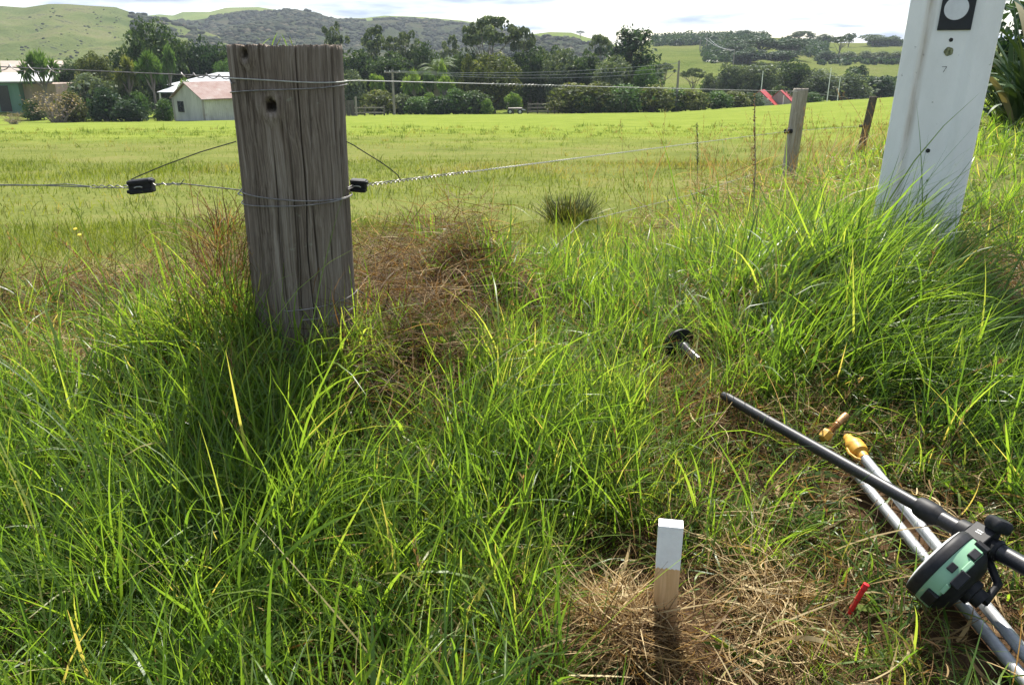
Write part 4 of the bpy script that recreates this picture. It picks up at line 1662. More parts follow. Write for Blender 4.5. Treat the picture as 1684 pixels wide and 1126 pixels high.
insulator(IL, R_(-6), .066, .040, 'black plastic strain insulator on the middle wire left of the strainer post')
insulator(IR, R_(4), .044, .036, 'black plastic strain insulator just right of the strainer post')
for c, lab in ((Q2, 'small black insulator nailed to the pale fence post'), (Q3, 'small black insulator on the dark leaning fence post')):
    d = MB()
    d.lathe(c, (1, .3, 0), [(-.06, .01), (-.05, .028), (-.03, .014), (-.01, .030), (.01, .016), (.03, .032), (.05, .012)], 14)
    tag(d.build('post_insulator', M['black_plastic'], smooth=True), lab, 'insulator')
# loose loops of insulated wire
d = MB()
pp = [at(388, 233, 2.12), at(330, 250, 2.17), at(270, 272, 2.22), at(232, 288, 2.24), at(216, 295, 2.25), at(213, 301, 2.25)]
d.tube(pp, .0016, 6)
tag(d.build('loose_wire', M['black_cable'], smooth=True), 'dark jumper wire sloping from the left of the strainer post to its insulator', 'wire')
d = MB()
pp = [at(561, 229, 2.14), at(580, 238, 2.16), at(602, 252, 2.19), at(625, 266, 2.23), at(642, 278, 2.26), at(654, 288, 2.29), at(659, 297, 2.30)]
d.tube(pp, .0016, 6)
tag(d.build('loose_wire', M['black_cable'], smooth=True), 'dark jumper wire curving down right of the strainer post to the twisted strand', 'wire')

# ------------------------------------------------------------------ white concrete pole
m_, nt_, out_ = new_mat('white_painted_concrete')
v_ = coords(nt_)
n1 = noise(nt_, coords(nt_, (1, 1, .35)), 9, 6, .65)
n2 = noise(nt_, v_, 70, 4, .7)
n3 = noise(nt_, coords(nt_, (1, 1, .08)), 24, 5, .65)
base_ = ramp(nt_, n1, [(.3, (.78, .765, .735)), (.6, (.88, .865, .835))])
sx = nt_.nodes.new('ShaderNodeSeparateXYZ')
tcx = nt_.nodes.new('ShaderNodeTexCoord')
nt_.links.new(tcx.outputs['Object'], sx.inputs[0])
sco = mth(nt_, 'ADD', mth(nt_, 'MULTIPLY', sx.outputs['X'], .89), mth(nt_, 'ADD', mth(nt_, 'MULTIPLY', sx.outputs['Y'], -.455), mth(nt_, 'MULTIPLY', sx.outputs['Z'], -.0178)))
# rain-washed grime that collects in the left-hand groove
gx = mth(nt_, 'ABSOLUTE', mth(nt_, 'SUBTRACT', sco, -.088))
gw = mth(nt_, 'MAXIMUM', mth(nt_, 'SUBTRACT', 1.0, mth(nt_, 'DIVIDE', gx, .024)), 0.0)
gr = mth(nt_, 'MULTIPLY', gw, ramp(nt_, mth(nt_, 'ADD', mth(nt_, 'MULTIPLY', n3, .6), mth(nt_, 'MULTIPLY', n1, .4)), [(.36, (0, 0, 0)), (.56, (1, 1, 1))]))
c_ = mixc(nt_, mth(nt_, 'MULTIPLY', gr, mth(nt_, 'MULTIPLY', n1, 1.25)), base_, (.33, .255, .185))
sp_ = nt_.nodes.new('ShaderNodeValToRGB')
sp_.color_ramp.elements[0].position, sp_.color_ramp.elements[1].position = .705, .73
nt_.links.new(noise(nt_, v_, 42, 3, .6), sp_.inputs[0])
c_ = mixc(nt_, mth(nt_, 'MULTIPLY', sp_.outputs[0], .55), c_, (.25, .22, .19))
st_ = ramp(nt_, n3, [(.58, (0, 0, 0)), (.74, (1, 1, 1))])
c_ = mixc(nt_, mth(nt_, 'MULTIPLY', st_, .28), c_, (.45, .42, .36))
principled(nt_, out_, c_, .55, 0, .4, n2, .12, .002)
M['white_concrete'] = m_
M['hole'] = pmat('mossy_hole', (.06, .07, .03), (.30, .30, .17), 90, .9, bstr=.6)
M['hole_shade_and_mark'] = pmat('dark_hole', (.01, .01, .01), (.05, .045, .04), 90, .9)  # near-black paints the shade inside bolt holes, and colours the faint mark
M['plate_black'] = pmat('black_plate', (.008, .009, .012), (.014, .015, .019), 30, .4)
M['plate_white'] = pmat('white_disc_paint', (.66, .66, .67), (.74, .74, .75), 30, .5)

bl = at_y(1433, 355, 3.33)
br = at_y(1570, 412, 3.27)
bl.z = br.z = (bl.z + br.z) / 2
PB = (bl + br) / 2 + Vector((-.006, 0, 0))
PB.z = float(terrain(PB.x, PB.y))
pe = empty('power_pole', PB, 'white painted concrete power pole with grooved face and a black plate with a white disc', 'power pole')
pr = Vector((.89, -.455, 0)).normalized()
pf = Vector((-pr.y, pr.x, 0))               # away from the viewer
pu = Vector((.020, .0, 1)).normalized()


def PP(s, d_, z):
    return PB + pr * s + pf * d_ + pu * z


Wp = .163
sec = [(-Wp, 0), (-Wp + .060, 0), (-.088, .028), (.062, .028), (.095, 0), (Wp, 0), (Wp, .24), (.092, .24), (.062, .22), (-.088, .22), (-Wp + .060, .24), (-Wp, .24)]
d = MB()
zs = [-.6, 8.5]
vv = [PP(s, q, z) for z in zs for s, q in sec]
n = len(sec)
d.add(vv, [tuple(range(n))[::-1], tuple(range(n, 2 * n))] + [(i, (i + 1) % n, n + (i + 1) % n, n + i) for i in range(n)])
pole = d.build('pole', M['white_concrete'], pe, bevel=.006, seg=2)


def pole_hit(px, py):
    """Point on the recessed web plane seen at a photo pixel."""
    o_ = Vector((0, 0, CZ))
    r_ = (at(px, py, 1.0) - o_)
    nrm = pr.cross(pu)
    p0 = PP(0, .028, 0)
    return o_ + r_ * ((p0 - o_).dot(nrm) / r_.dot(nrm))


pn = -pf
qa, qb = pole_hit(1541, 49), pole_hit(1596, 51)
cx_ = (qa + qb) / 2
sw = (qb - qa).length / 2
d = MB()
rot = Matrix((pr, pf, pr.cross(pf))).transposed()
rot = Matrix((pr, pu.cross(pr).normalized(), pu)).transposed()
d.box(cx_ + pu * .09 + pn * .004, (sw * 2, .004, .18), rot)
pl = d.build('number_plate', M['plate_black'], pe, bevel=.0012)
dc = pole_hit(1573, 14) + pn * .0062
d = MB()
d.lathe(dc, pn, [(0, .0425), (.0012, .0425)], 48)
d.build('white_disc', M['plate_white'], pl)
for px, py, r, mm in ((1560, 85, .0165, 'hole'), (1564, 66, .0075, 'hole_shade_and_mark'), (1526, 248, .0085, 'hole_shade_and_mark'), (1554, 313, .006, 'hole_shade_and_mark'), (1525, 297, .004, 'hole_shade_and_mark')):
    c = pole_hit(px, py)
    d = MB()
    d.lathe(c, pn, [(-.004, r), (.0014, r), (.0016, r * .85), (.0012, r * .5), (.0012, .001)], 22, 5, .06)
    d.build('bolt_hole', M[mm], pe, smooth=True)
d = MB()
for a, b in (((1549, 110), (1557, 110)), ((1557, 110), (1551, 119))):
    d.tube([pole_hit(*a) + pn * .0006, pole_hit(*b) + pn * .0006], .0009, 5)
d.build('faint_mark', M['hole_shade_and_mark'], pe)

# ------------------------------------------------------------------ survey peg
M['peg_wood'] = None
m_, nt_, out_ = new_mat('peg_timber_half_painted')
v_ = coords(nt_)
gr_ = noise(nt_, coords(nt_, (1, 1, .06)), 110, 5, .6)
wood = ramp(nt_, gr_, [(.35, (.58, .345, .155)), (.65, (.76, .50, .27))])
sx = nt_.nodes.new('ShaderNodeSeparateXYZ')
nt_.links.new(v_, sx.inputs[0])
edge = mth(nt_, 'ADD', sx.outputs['Z'], mth(nt_, 'MULTIPLY', mth(nt_, 'SUBTRACT', noise(nt_, v_, 130, 3, .6), .5), .014))
fz = mth(nt_, 'GREATER_THAN', edge, .0)
paint = ramp(nt_, noise(nt_, v_, 34, 5, .65), [(.3, (.76, .74, .73)), (.7, (.86, .85, .83))])
c_ = mixc(nt_, fz, wood, paint)
principled(nt_, out_, c_, .6, 0, .3, noise(nt_, v_, 160, 4, .6), .25, .002)
M['peg_wood'] = m_
pg = ground_at(1090, 1032)
ptop = at_y(1100, 866, pg.y - .013)
hw = .0225
zmid = at_y(1094, 935, pg.y - .013).z
d = MB()
d.box((pg.x, pg.y, (pg.z - .15 + ptop.z) / 2 ), (hw * 2, .027, ptop.z - pg.z + .15), Matrix.Rotation(R_(-10), 3, 'Z'))
o = d.build('survey_peg', M['peg_wood'], None, (pg.x, pg.y, zmid), bevel=.0014)
tag(o, 'square timber survey peg with a white painted top driven into dug earth', 'peg')

# ------------------------------------------------------------------ bipod legs, survey pole, receiver
m_, nt_, out_ = new_mat('brushed_aluminium')
v_ = coords(nt_)
n_ = noise(nt_, v_, 40, 5, .6)
principled(nt_, out_, ramp(nt_, n_, [(.3, (.30, .31, .32)), (.7, (.42, .43, .44))]), .50, .45, .4, noise(nt_, v_, 300, 2), .06, .001)
M['alu'] = m_
nt_.nodes['Bump'].inputs['Strength'].default_value = 0.0
m_, nt_, out_ = new_mat('carbon_fibre_tube')
v_ = coords(nt_)
w_ = nt_.nodes.new('ShaderNodeTexChecker')
w_.inputs['Scale'].default_value = 420
w_.inputs['Color1'].default_value = (.012, .012, .014, 1)
w_.inputs['Color2'].default_value = (.026, .026, .029, 1)
nt_.links.new(v_, w_.inputs['Vector'])
principled(nt_, out_, w_.outputs[0], .42, 0, .4, w_.outputs['Fac'], .12, .0006)
M['carbon'] = m_
M['yellow'] = pmat('orange_yellow_plastic', (.50, .26, .025), (.60, .33, .05), 30, .5, bstr=.1, bdist=.001)
M['bronze'] = pmat('rusty_bronze', (.26, .12, .04), (.46, .26, .11), 60, .45, .35, bstr=.3, bdist=.001)
M['mint'] = pmat('mint_green_plastic', (.20, .375, .235), (.24, .42, .27), 20, .45, bstr=.08, bdist=.001)
M['pale_plastic'] = pmat('pale_grey_plastic', (.55, .55, .52), (.65, .65, .62), 20, .45)
M['red_plastic'] = pmat('red_plastic', (.42, .008, .015), (.55, .02, .022), 40, .4, bstr=.1, bdist=.001)

be = empty('bipod', at(1500, 900, 1.75), 'pair of aluminium bipod legs with yellow feet lying in the grass under the black pole', 'bipod')
# leg A, with the yellow foot in view
a0, a1 = at(1414, 744, 1.98), at(1690, 1080, 1.445)
a2 = a0 + (a1 - a0) * 1.45
d = MB()
d.tube([a0, a2], .0122, 24)
la = d.build('leg', M['alu'], be, smooth=True)
ax = (a0 - a2).normalized()
d = MB()
d.lathe(a0 - ax * .012, ax, [(-.012, .0135), (.006, .0135), (.010, .0215), (.024, .0235), (.030, .0225), (.034, .0238), (.044, .0225), (.058, .016), (.066, .0125), (.076, .0120), (.080, .0095)], 28)
ft = d.build('foot', M['yellow'], la, smooth=True)
d = MB()
d.lathe(a0 + ax * .066, ax, [(0, .007), (.004, .0065), (.006, .004)], 14)
d.build('foot_tip', M['pale_plastic'], ft)
d = MB()
sd_ = ax.cross(Vector((0, 0, 1))).normalized()
d.tube([a0 + ax * .02 + sd_ * -.024, a0 + ax * .0 + sd_ * -.028, a0 - ax * .02 + sd_ * -.022, a0 - ax * .028 + sd_ * -.012], .0035, 6)
d.build('strap', M['yellow'], ft, smooth=True)
# leg B
b0, b1 = at(1399, 768, 1.98), at(1680, 1112, 1.42)
b2 = b0 + (b1 - b0) * 1.4
d = MB()
d.tube([b0, b2], .0118, 24)
lb = d.build('leg', M['alu'], be, smooth=True)
k0, k1 = at(1352, 722, 2.08), at(1393, 681, 2.10)
kx = (k1 - k0).normalized()
d = MB()
d.lathe(k0, kx, [(0, .012), (.002, .0155), (.018, .0175), (.026, .0165), (.030, .011)], 6)
fb = d.build('foot', M['yellow'], lb)
d = MB()
L_ = (k1 - k0).length
prof = [(.028, .008)]
for i in range(7):
    prof += [(.030 + i * .0042, .0070), (.0321 + i * .0042, .0092)]
prof += [(.062, .0078), (.064, .0095), (L_ - .004, .0098), (L_, .0070)]
d.lathe(k0, kx, prof, 20)
d.build('threaded_pin', M['bronze'], fb, smooth=True)

s0, s1 = at(1190, 650, 2.24), at(1700, 939, 1.45)
sx_ = (s1 - s0).normalized()
se = empty('survey_pole', (s0 + s1) / 2, 'black carbon survey pole lying slantwise across the bipod legs', 'survey pole')
sj = at(1521, 833, 1.66)
tj = (sj - s0).dot(sx_)
d = MB()
d.tube([s0, s0 + sx_ * .02], [.0115, .0125], 20)
d.tube([s0 + sx_ * .018, s0 + sx_ * tj], [.0133, .0142], 32)
d.build('lower_tube', M['carbon'], se, smooth=True)
d = MB()
d.lathe(s0 + sx_ * tj, sx_, [(-.012, .0152), (-.010, .0210), (.0, .0228), (.028, .0232), (.034, .0215), (.040, .0195), (.046, .0175)], 32)
d.build('locking_collar', M['black_plastic'], se, smooth=True)
d = MB()
d.tube([s0 + sx_ * (tj + .03), s0 + sx_ * (tj + .95)], .0168, 32)
d.build('upper_tube', M['carbon'], se, smooth=True)
camR, camU, camF = Vector((1, 0, 0)), Vector((0, SP, CP)), Vector((0, CP, -SP))
# clamp round the pole
cc = at(1622, 886, 1.545)
tcl = (cc - s0).dot(sx_)
cc = s0 + sx_ * tcl
d = MB()
d.lathe(cc, sx_, [(-.050, .0185), (-.048, .0225), (-.026, .0235), (-.024, .0200), (.030, .0205), (.034, .0225), (.040, .0190)], 30)
cl = d.build('clamp', M['black_plastic'], se, smooth=True)
cn_ = (-camF + camU * .35).normalized()
cn_ = (cn_ - sx_ * cn_.dot(sx_)).normalized()
cb = sx_.cross(cn_)
rotc = Matrix((sx_, cb, cn_)).transposed()
d = MB()
d.box(cc + cn_ * .018, (.044, .040, .020), rotc)
blk = d.build('clamp_block', M['black_plastic'], cl, bevel=.002)
M['tiny_text'] = M['pale_plastic']
d = MB()
for row in range(2):
    for i in range(5):
        d.box(cc + cn_ * .0283 + sx_ * (-.0055 + i * .0026) + cb * (.0025 - .005 * row) * (1 if cb.dot(camU) > 0 else -1), (.0017, .0026, .0004), rotc)
d.build('label_print', M['tiny_text'], cl)
ku = (camU * .85 + camR * .45 - camF * .35).normalized()
ku = (ku - sx_ * ku.dot(sx_)).normalized()
d = MB()
d.lathe(cc + ku * .020 + sx_ * .014, ku, [(0, .010), (.012, .010), (.013, .019), (.018, .0225), (.032, .0225), (.037, .019), (.0385, .006)], 60, 5, .10)
d.build('knob', M['black_plastic'], cl, smooth=True)

# receiver
rc = at(1560, 940, 1.515)
ra = (-.69 * camR + .72 * camU + .66 * camF).normalized()
rx = ra.cross(camF).normalized()
ry = ra.cross(rx)
if ry.dot(camF) > 0:
    ry, rx = -ry, -rx
re_ = empty('survey_receiver', rc, 'round mint green and black survey receiver standing on edge against the legs', 'survey receiver')
Rr = .078
d = MB()
d.lathe(rc, ra, [(-.021, Rr * .93), (-.018, Rr * .985), (.012, Rr), (.0125, Rr * .98)], 90)
band = d.build('housing', M['mint'], re_, smooth=True)
d = MB()
d.lathe(rc, ra, [(.010, Rr * .99), (.012, Rr * 1.03), (.023, Rr * 1.035), (.030, Rr * 1.0), (.033, Rr * .95)], 90)
d.build('rim', M['black_plastic'], re_, smooth=True)
d = MB()
d.lathe(rc, ra, [(.028, Rr * .95), (.0345, Rr * .92), (.038, Rr * .70), (.040, Rr * .4), (.040, .004)], 80)
d.build('radome', M['pale_plastic'], re_, smooth=True)
d = MB()
d.lathe(rc, ra, [(-.044, Rr * .45), (-.042, Rr * .62), (-.030, Rr * .84), (-.022, Rr * .935), (-.020, Rr * .93)], 80)
d.build('base', M['black_plastic'], re_, smooth=True)


def on_band(deg, h, rad=1.0):
    a_ = R_(deg)
    return rc + ra * h + (ry * -1 * math.cos(a_) * -1 + rx * math.sin(a_)) * Rr * rad


def band_box(deg, h, w, hh, name, mat, th=.006, rad=.995, bev=.0015):
    a_ = R_(deg)
    nrm = (ry * math.cos(a_) + rx * math.sin(a_))
    tan = ra.cross(nrm)
    d = MB()
    d.box(rc + ra * h + nrm * Rr * rad, (w, th, hh), Matrix((tan, nrm, ra)).transposed())
    return d.build(name, M[mat], re_, bevel=bev)


for sgn in (1,):
    band_box(2, -.003, .017, .013, 'button_cover', 'black_plastic')
    band_box(58, -.010, .034, .022, 'corner_bumper', 'black_plastic', .010)
    band_box(-34, -.012, .024, .016, 'port_cover', 'black_plastic', .009)
    band_box(-66, -.010, .032, .024, 'corner_bumper', 'black_plastic', .010)
    band_box(8, -.026, .034, .018, 'latch', 'black_plastic', .014, 1.0, .002)
    band_box(30, -.019, .020, .008, 'latch_tab', 'mint', .008, 1.0)
    band_box(-12, -.019, .026, .009, 'latch_tab', 'mint', .008, 1.0)
d = MB()
d.lathe(rc - ra * .043, -ra, [(0, .026), (.012, .026), (.014, .018), (.030, .018)], 24)
d.build('mount', M['black_plastic'], re_, smooth=True)
d = MB()
d.tube([rc - ra * .075, rc - ra * .07 + rx * .0 + (cc - rc) * .5, cc - cn_ * .01], .008, 10)
d.build('bracket_arm', M['black_plastic'], re_, smooth=True)

# red marker
d = MB()
m0, m1 = at(1401, 1000, 1.55), at(1425, 960, 1.53)
mx_ = (m1 - m0).normalized()
Lm = (m1 - m0).length
d.lathe(m0, mx_, [(-.012, .0045), (0, .0050), (Lm * .78, .0052), (Lm * .80, .0062), (Lm * .84, .0062), (Lm * .86, .0058), (Lm, .0060), (Lm + .001, .003)], 18)
tag(d.build('red_marker', M['red_plastic'], smooth=True), 'small red plastic marker tube poking out of the grass near the receiver', 'marker')

# black disc foot in the grass
ce = empty('disc_foot', at(1122, 570, 2.62), 'black disc with a short shiny tube half hidden in tall grass', 'disc foot')
ca = (at(1180, 622, 2.45) - at(1118, 568, 2.62)).normalized()
c0_ = at(1116, 566, 2.60)
d = MB()
d.lathe(c0_, ca, [(-.012, .03), (-.010, .052), (-.004, .056), (.002, .056), (.004, .052), (.004, .024)], 44)
d.build('disc', M['black_plastic'], ce, smooth=True)
M['black_gloss'] = pmat('glossy_black_tube', (.014, .014, .016), (.03, .03, .034), 30, .22, spec=.6, bstr=.02)
d = MB()
d.lathe(c0_, ca, [(.0, .024), (.04, .0245), (.05, .021), (.12, .020)], 36)
d.build('tube', M['black_gloss'], ce, smooth=True)

# ------------------------------------------------------------------ grass
G = np.random.default_rng(2024)


def blades(base, az, lean, bend, length, width, nseg, curl=0.0, twist_=None, tint=None, clampz=None, power=1.25):
    """Tapered ribbon blades; every argument is an array over the blades."""
    n = len(base)
    t = (np.arange(nseg) + .5) / nseg
    curl = np.broadcast_to(curl, (n,))
    ang = lean[:, None] + bend[:, None] * t[None, :] ** power
    azt = az[:, None] + curl[:, None] * t[None, :]
    st = (length / nseg)[:, None]
    dx, dy, dz = np.sin(ang) * np.cos(azt) * st, np.sin(ang) * np.sin(azt) * st, np.cos(ang) * st
    P = np.zeros((n, nseg + 1, 3))
    P[:, 1:, 0], P[:, 1:, 1], P[:, 1:, 2] = np.cumsum(dx, 1), np.cumsum(dy, 1), np.cumsum(dz, 1)
    P += base[:, None, :]
    if clampz is not None:
        g_ = terrain(P[:, :, 0], P[:, :, 1]) + clampz[:, None]
        P[:, :, 2] = np.maximum(P[:, :, 2], g_)
    T = np.gradient(P, axis=1)
    T /= np.linalg.norm(T, axis=2, keepdims=True) + 1e-9
    s0 = np.stack([-np.sin(az), np.cos(az), np.zeros(n)], 1)[:, None, :] * np.ones((1, nseg + 1, 1))
    if twist_ is None:
        twist_ = G.normal(0, .5, n)
    nr = np.cross(T, s0)
    tw = twist_[:, None, None] * (.4 + np.linspace(0, 1, nseg + 1)[None, :, None])
    S = s0 * np.cos(tw) + nr * np.sin(tw)
    tt = np.linspace(0, 1, nseg + 1)
    prof = np.minimum(1, .55 + 1.6 * tt) * (1 - tt ** 2.4) + .05
    w = width[:, None] * prof[None, :] * .5
    V = np.stack([P - S * w[:, :, None], P + S * w[:, :, None]], 2).reshape(-1, 3)
    m = (nseg + 1) * 2
    k = np.arange(nseg) * 2
    f = np.stack([k, k + 1, k + 3, k + 2], 1)
    F = (f[None] + (np.arange(n) * m)[:, None, None]).reshape(-1, 4)
    tn = np.repeat(np.clip(tint if tint is not None else G.uniform(0, 1, n), 0, 1), m)
    return V, F, tn


def patch(px, py, rx, ry):
    c = ground_at(px, py)
    d = c.y * CP - (c.z - CZ) * SP
    a, b = ground_at(px, py - ry), ground_at(px, py + ry)
    return c.x, c.y, rx / FPX * d, max(.05, (a.y - b.y) / 2)


def inside(pt, x, y):
    cx, cy, rx, ry = pt
    r = np.sqrt(((x - cx) / rx) ** 2 + ((y - cy) / ry) ** 2)
    r = r + .45 * (fbm(x * 5, y * 5, 61) - .5)
    return 1 - sstep(.65, 1.15, r)


# (patch, how much of the green is missing)
THIN = [(patch(680, 520, 100, 60), .48), (patch(740, 435, 75, 42), .36), (patch(640, 400, 70, 40), .5), (patch(130, 505, 170, 30), .45), (patch(400, 500, 60, 45), .45),
        (patch(1030, 1020, 160, 85), .93), (patch(1150, 1085, 200, 50), .80), (patch(1265, 1010, 70, 70), .75), (patch(1000, 925, 70, 30), .95), (patch(1240, 840, 190, 90), .55),
        (patch(1640, 470, 85, 70), .80), (patch(1600, 430, 60, 25), .85), (patch(1500, 760, 190, 110), .45), (patch(1130, 690, 60, 50), .65), (patch(860, 560, 90, 40), .4),
        (patch(20, 640, 80, 60), .45), (patch(1420, 1010, 260, 90), .62), (patch(720, 590, 110, 30), .4), (patch(870, 1080, 120, 60), .45), (patch(1110, 590, 55, 40), .5), (patch(1600, 640, 120, 60), .45), (patch(1250, 1240, 460, 120), .75)]
SHORT = [(patch(1330, 720, 200, 70), .50), (patch(1480, 880, 200, 150), .70), (patch(1600, 1010, 160, 120), .75), (patch(1120, 1000, 200, 130), .80), (patch(1640, 500, 100, 100), .72),
         (patch(1400, 1000, 200, 120), .65), (patch(1130, 605, 50, 40), .58), (patch(690, 500, 120, 80), .35), (patch(960, 380, 260, 50), .25), (patch(1260, 760, 120, 60), .55), (patch(1250, 1230, 480, 140), .65), (patch(1650, 1100, 150, 110), .80)]
LUSH = [(patch(1400, 480, 200, 100), .75), (patch(250, 900, 320, 200), .35), (patch(1250, 420, 180, 50), .35), (patch(480, 590, 160, 40), .30), (patch(640, 860, 200, 160), .18)]


DUG = [patch(985, 945, 75, 30), patch(1150, 1045, 40, 26)]              # bare dug holes beside the peg


def thin(x, y):
    k = np.ones_like(x)
    for p, s in THIN:
        k *= 1 - s * inside(p, x, y)
    return k


def hfac(x, y):
    k = np.ones_like(x)
    for p, s in SHORT:
        k *= 1 - s * inside(p, x, y)
    for p, s in LUSH:
        k *= 1 + s * inside(p, x, y)
    return k


def clear_of_things(x, y):
    ok = np.hypot(x - SX, y - SY) > .158
    ok &= np.hypot(x - pg.x, y - pg.y) > .045
    lx, ly = (x - PB.x) * pr.x + (y - PB.y) * pr.y, (x - PB.x) * pf.x + (y - PB.y) * pf.y
    ok &= ~((np.abs(lx) < .19) & (ly > -.02) & (ly < .26))
    for p_, q_ in ((a0, a2), (b0, b2), (m0, m1)):
        dx_, dy_ = q_.x - p_.x, q_.y - p_.y
        t_ = np.clip(((x - p_.x) * dx_ + (y - p_.y) * dy_) / (dx_ * dx_ + dy_ * dy_), 0, 1)
        ok &= np.hypot(x - p_.x - t_ * dx_, y - p_.y - t_ * dy_) > .06
    return ok


def scatter(n, x0, x1, y0, y1, wedge=.78, extra=.7):
    x, y = G.uniform(x0, x1, n), G.uniform(y0, y1, n)
    k = np.abs(x) < wedge * y + extra
    return x[k], y[k]


parts = []


def tufts(n, y0, y1, per, wmul, lmul, nseg, sx=4.2):
    x, y = scatter(n, -sx * y1 / 4 - .3, sx * y1 / 4 + .3, y0, y1)
    q = roadside(x, y)
    keep = sstep(-.55, .05, q + .5 * (fbm(x * 1.7, y * 1.7, 15) - .5))
    clump = np.clip(-.15 + 1.7 * fbm(x * 3.1, y * 3.1, 33), .06, 1)
    ok = (G.random(len(x)) < keep * thin(x, y) * np.maximum(clump * .95, inside(LUSH[0][0], x, y))) & clear_of_things(x, y)
    x, y = x[ok], y[ok]
    m = len(x)
    hf = hfac(x, y) * (.72 + .55 * fbm(x * 1.9, y * 1.9, 44))
    tt = np.clip(.16 + .62 * fbm(x * 1.4, y * 1.4, 55) + G.normal(0, .10, m), 0, .9)
    taz, tl = G.uniform(0, 2 * np.pi, m), np.abs(G.normal(0, .34, m))
    # the lush mound sprawls to the right
    lush = inside(LUSH[0][0], x, y)
    taz = np.where(lush > .4, G.normal(-.2, .7, m), taz)
    tl = tl + lush * .30
    cnt = np.maximum(3, G.poisson(per, m))
    i = np.repeat(np.arange(m), cnt)
    N = len(i)
    az = G.uniform(0, 2 * np.pi, N)
    off = np.abs(G.normal(0, .024, N)) * wmul ** .5
    bx, by = x[i] + off * np.cos(az), y[i] + off * np.sin(az)
    l_ = G.lognormal(0, .36, N) * .138 * hf[i] * lmul
    lx = np.abs(G.normal(.20, .33, N)) * np.cos(az) + tl[i] * np.cos(taz[i])
    ly = np.abs(G.normal(.20, .33, N)) * np.sin(az) + tl[i] * np.sin(taz[i])
    lean = np.clip(np.hypot(lx, ly), 0, 1.25)
    az2 = np.arctan2(ly, lx)
    bend = np.abs(G.normal(.35, .55, N)) + (G.random(N) < .14) * G.uniform(.7, 1.8, N)
    w = G.lognormal(0, .36, N) * .0028 * wmul * np.clip(l_ / .16, .6, 1.5)
    base = np.stack([bx, by, terrain(bx, by) - .01], 1)
    tn = tt[i] + G.normal(0, .14, N)
    tn = np.where(G.random(N) < .05, G.uniform(.86, 1.0, N), np.clip(tn, 0, .92))
    return blades(base, az2, lean, bend, l_, w, nseg, G.normal(0, .35, N), None, tn)


parts.append(tufts(6600, .55, 2.2, 25, 1.0, 1.12, 6))
parts.append(tufts(7400, 2.2, 4.2, 20, 1.15, 1.05, 5))
parts.append(tufts(6500, 4.2, 8.5, 11, 1.9, 1.0, 4))
parts.append(tufts(7000, 8.5, 20, 8, 3.4, 1.0, 3))
# single broad long blades in front
x, y = scatter(4200, -2.6, 2.6, .6, 2.8)
ok = (G.random(len(x)) < (.30 + .7 * inside(LUSH[1][0], x, y)) * thin(x, y) * sstep(-.2, .1, roadside(x, y))) & clear_of_things(x, y)
x, y = x[ok], y[ok]
n = len(x)
parts.append(blades(np.stack([x, y, terrain(x, y) - .01], 1), G.uniform(0, 6.28, n), np.abs(G.normal(.35, .25, n)), np.abs(G.normal(.9, .6, n)),
                    G.uniform(.15, .32, n) * hfac(x, y), G.uniform(.004, .0082, n), 8, G.normal(0, .3, n), None, np.clip(G.normal(.42, .2, n), 0, .9)))
# short green undergrowth
x, y = scatter(22000, -3.6, 3.6, .6, 4.0)
ok = (G.random(len(x)) < np.sqrt(thin(x, y)) * .9 * sstep(-.3, .1, roadside(x, y))) & clear_of_things(x, y)
x, y = x[ok], y[ok]
n = len(x)
parts.append(blades(np.stack([x, y, terrain(x, y) - .005], 1), G.uniform(0, 6.28, n), np.abs(G.normal(.6, .4, n)), np.abs(G.normal(.6, .5, n)),
                    G.uniform(.04, .13, n), G.uniform(.0018, .0036, n), 4, G.normal(0, .6, n), None, np.clip(G.normal(.40, .22, n), 0, .95)))
# low curled blades between the survey gear
x, y = scatter(15000, -.2, 1.9, .8, 2.5)
k = np.zeros_like(x)
for p_ in (patch(1350, 800, 240, 110), patch(1450, 1000, 260, 120), patch(1240, 900, 160, 120)):
    k = np.maximum(k, inside(p_, x, y))
ok = (G.random(len(x)) < k * (.30 + 1.3 * (fbm(x * 5, y * 5, 66) - .25))) & clear_of_things(x, y)
x, y = x[ok], y[ok]
n = len(x)
parts.append(blades(np.stack([x, y, terrain(x, y) + G.uniform(0, .03, n)], 1), G.uniform(0, 6.28, n), np.abs(G.normal(.95, .4, n)), G.normal(.9, .8, n),
                    G.uniform(.05, .17, n), G.uniform(.003, .0065, n), 7, G.normal(0, 1.0, n), None, np.clip(G.normal(.45, .25, n), 0, 1), G.uniform(.004, .02, n)))
# broad weed leaves low in the sward
x, y = scatter(260, -2.6, 2.6, .8, 4.0)
x, y = x[roadside(x, y) > 0], y[roadside(x, y) > 0]
i = np.repeat(np.arange(len(x)), 7)
n = len(i)
parts.append(blades(np.stack([x[i], y[i], terrain(x[i], y[i]) + .005], 1), G.uniform(0, 6.28, n), np.abs(G.normal(.9, .25, n)), np.abs(G.normal(.5, .3, n)), G.uniform(.05, .14, n),
                    G.uniform(.010, .022, n), 6, 0.0, None, np.clip(G.normal(.35, .2, n), 0, .8)))
v, f, t = merge(parts)
stuff('roadside_grass', v, f, t, M['grass'], 'long green roadside grass in arching tufts', 'grass', True)

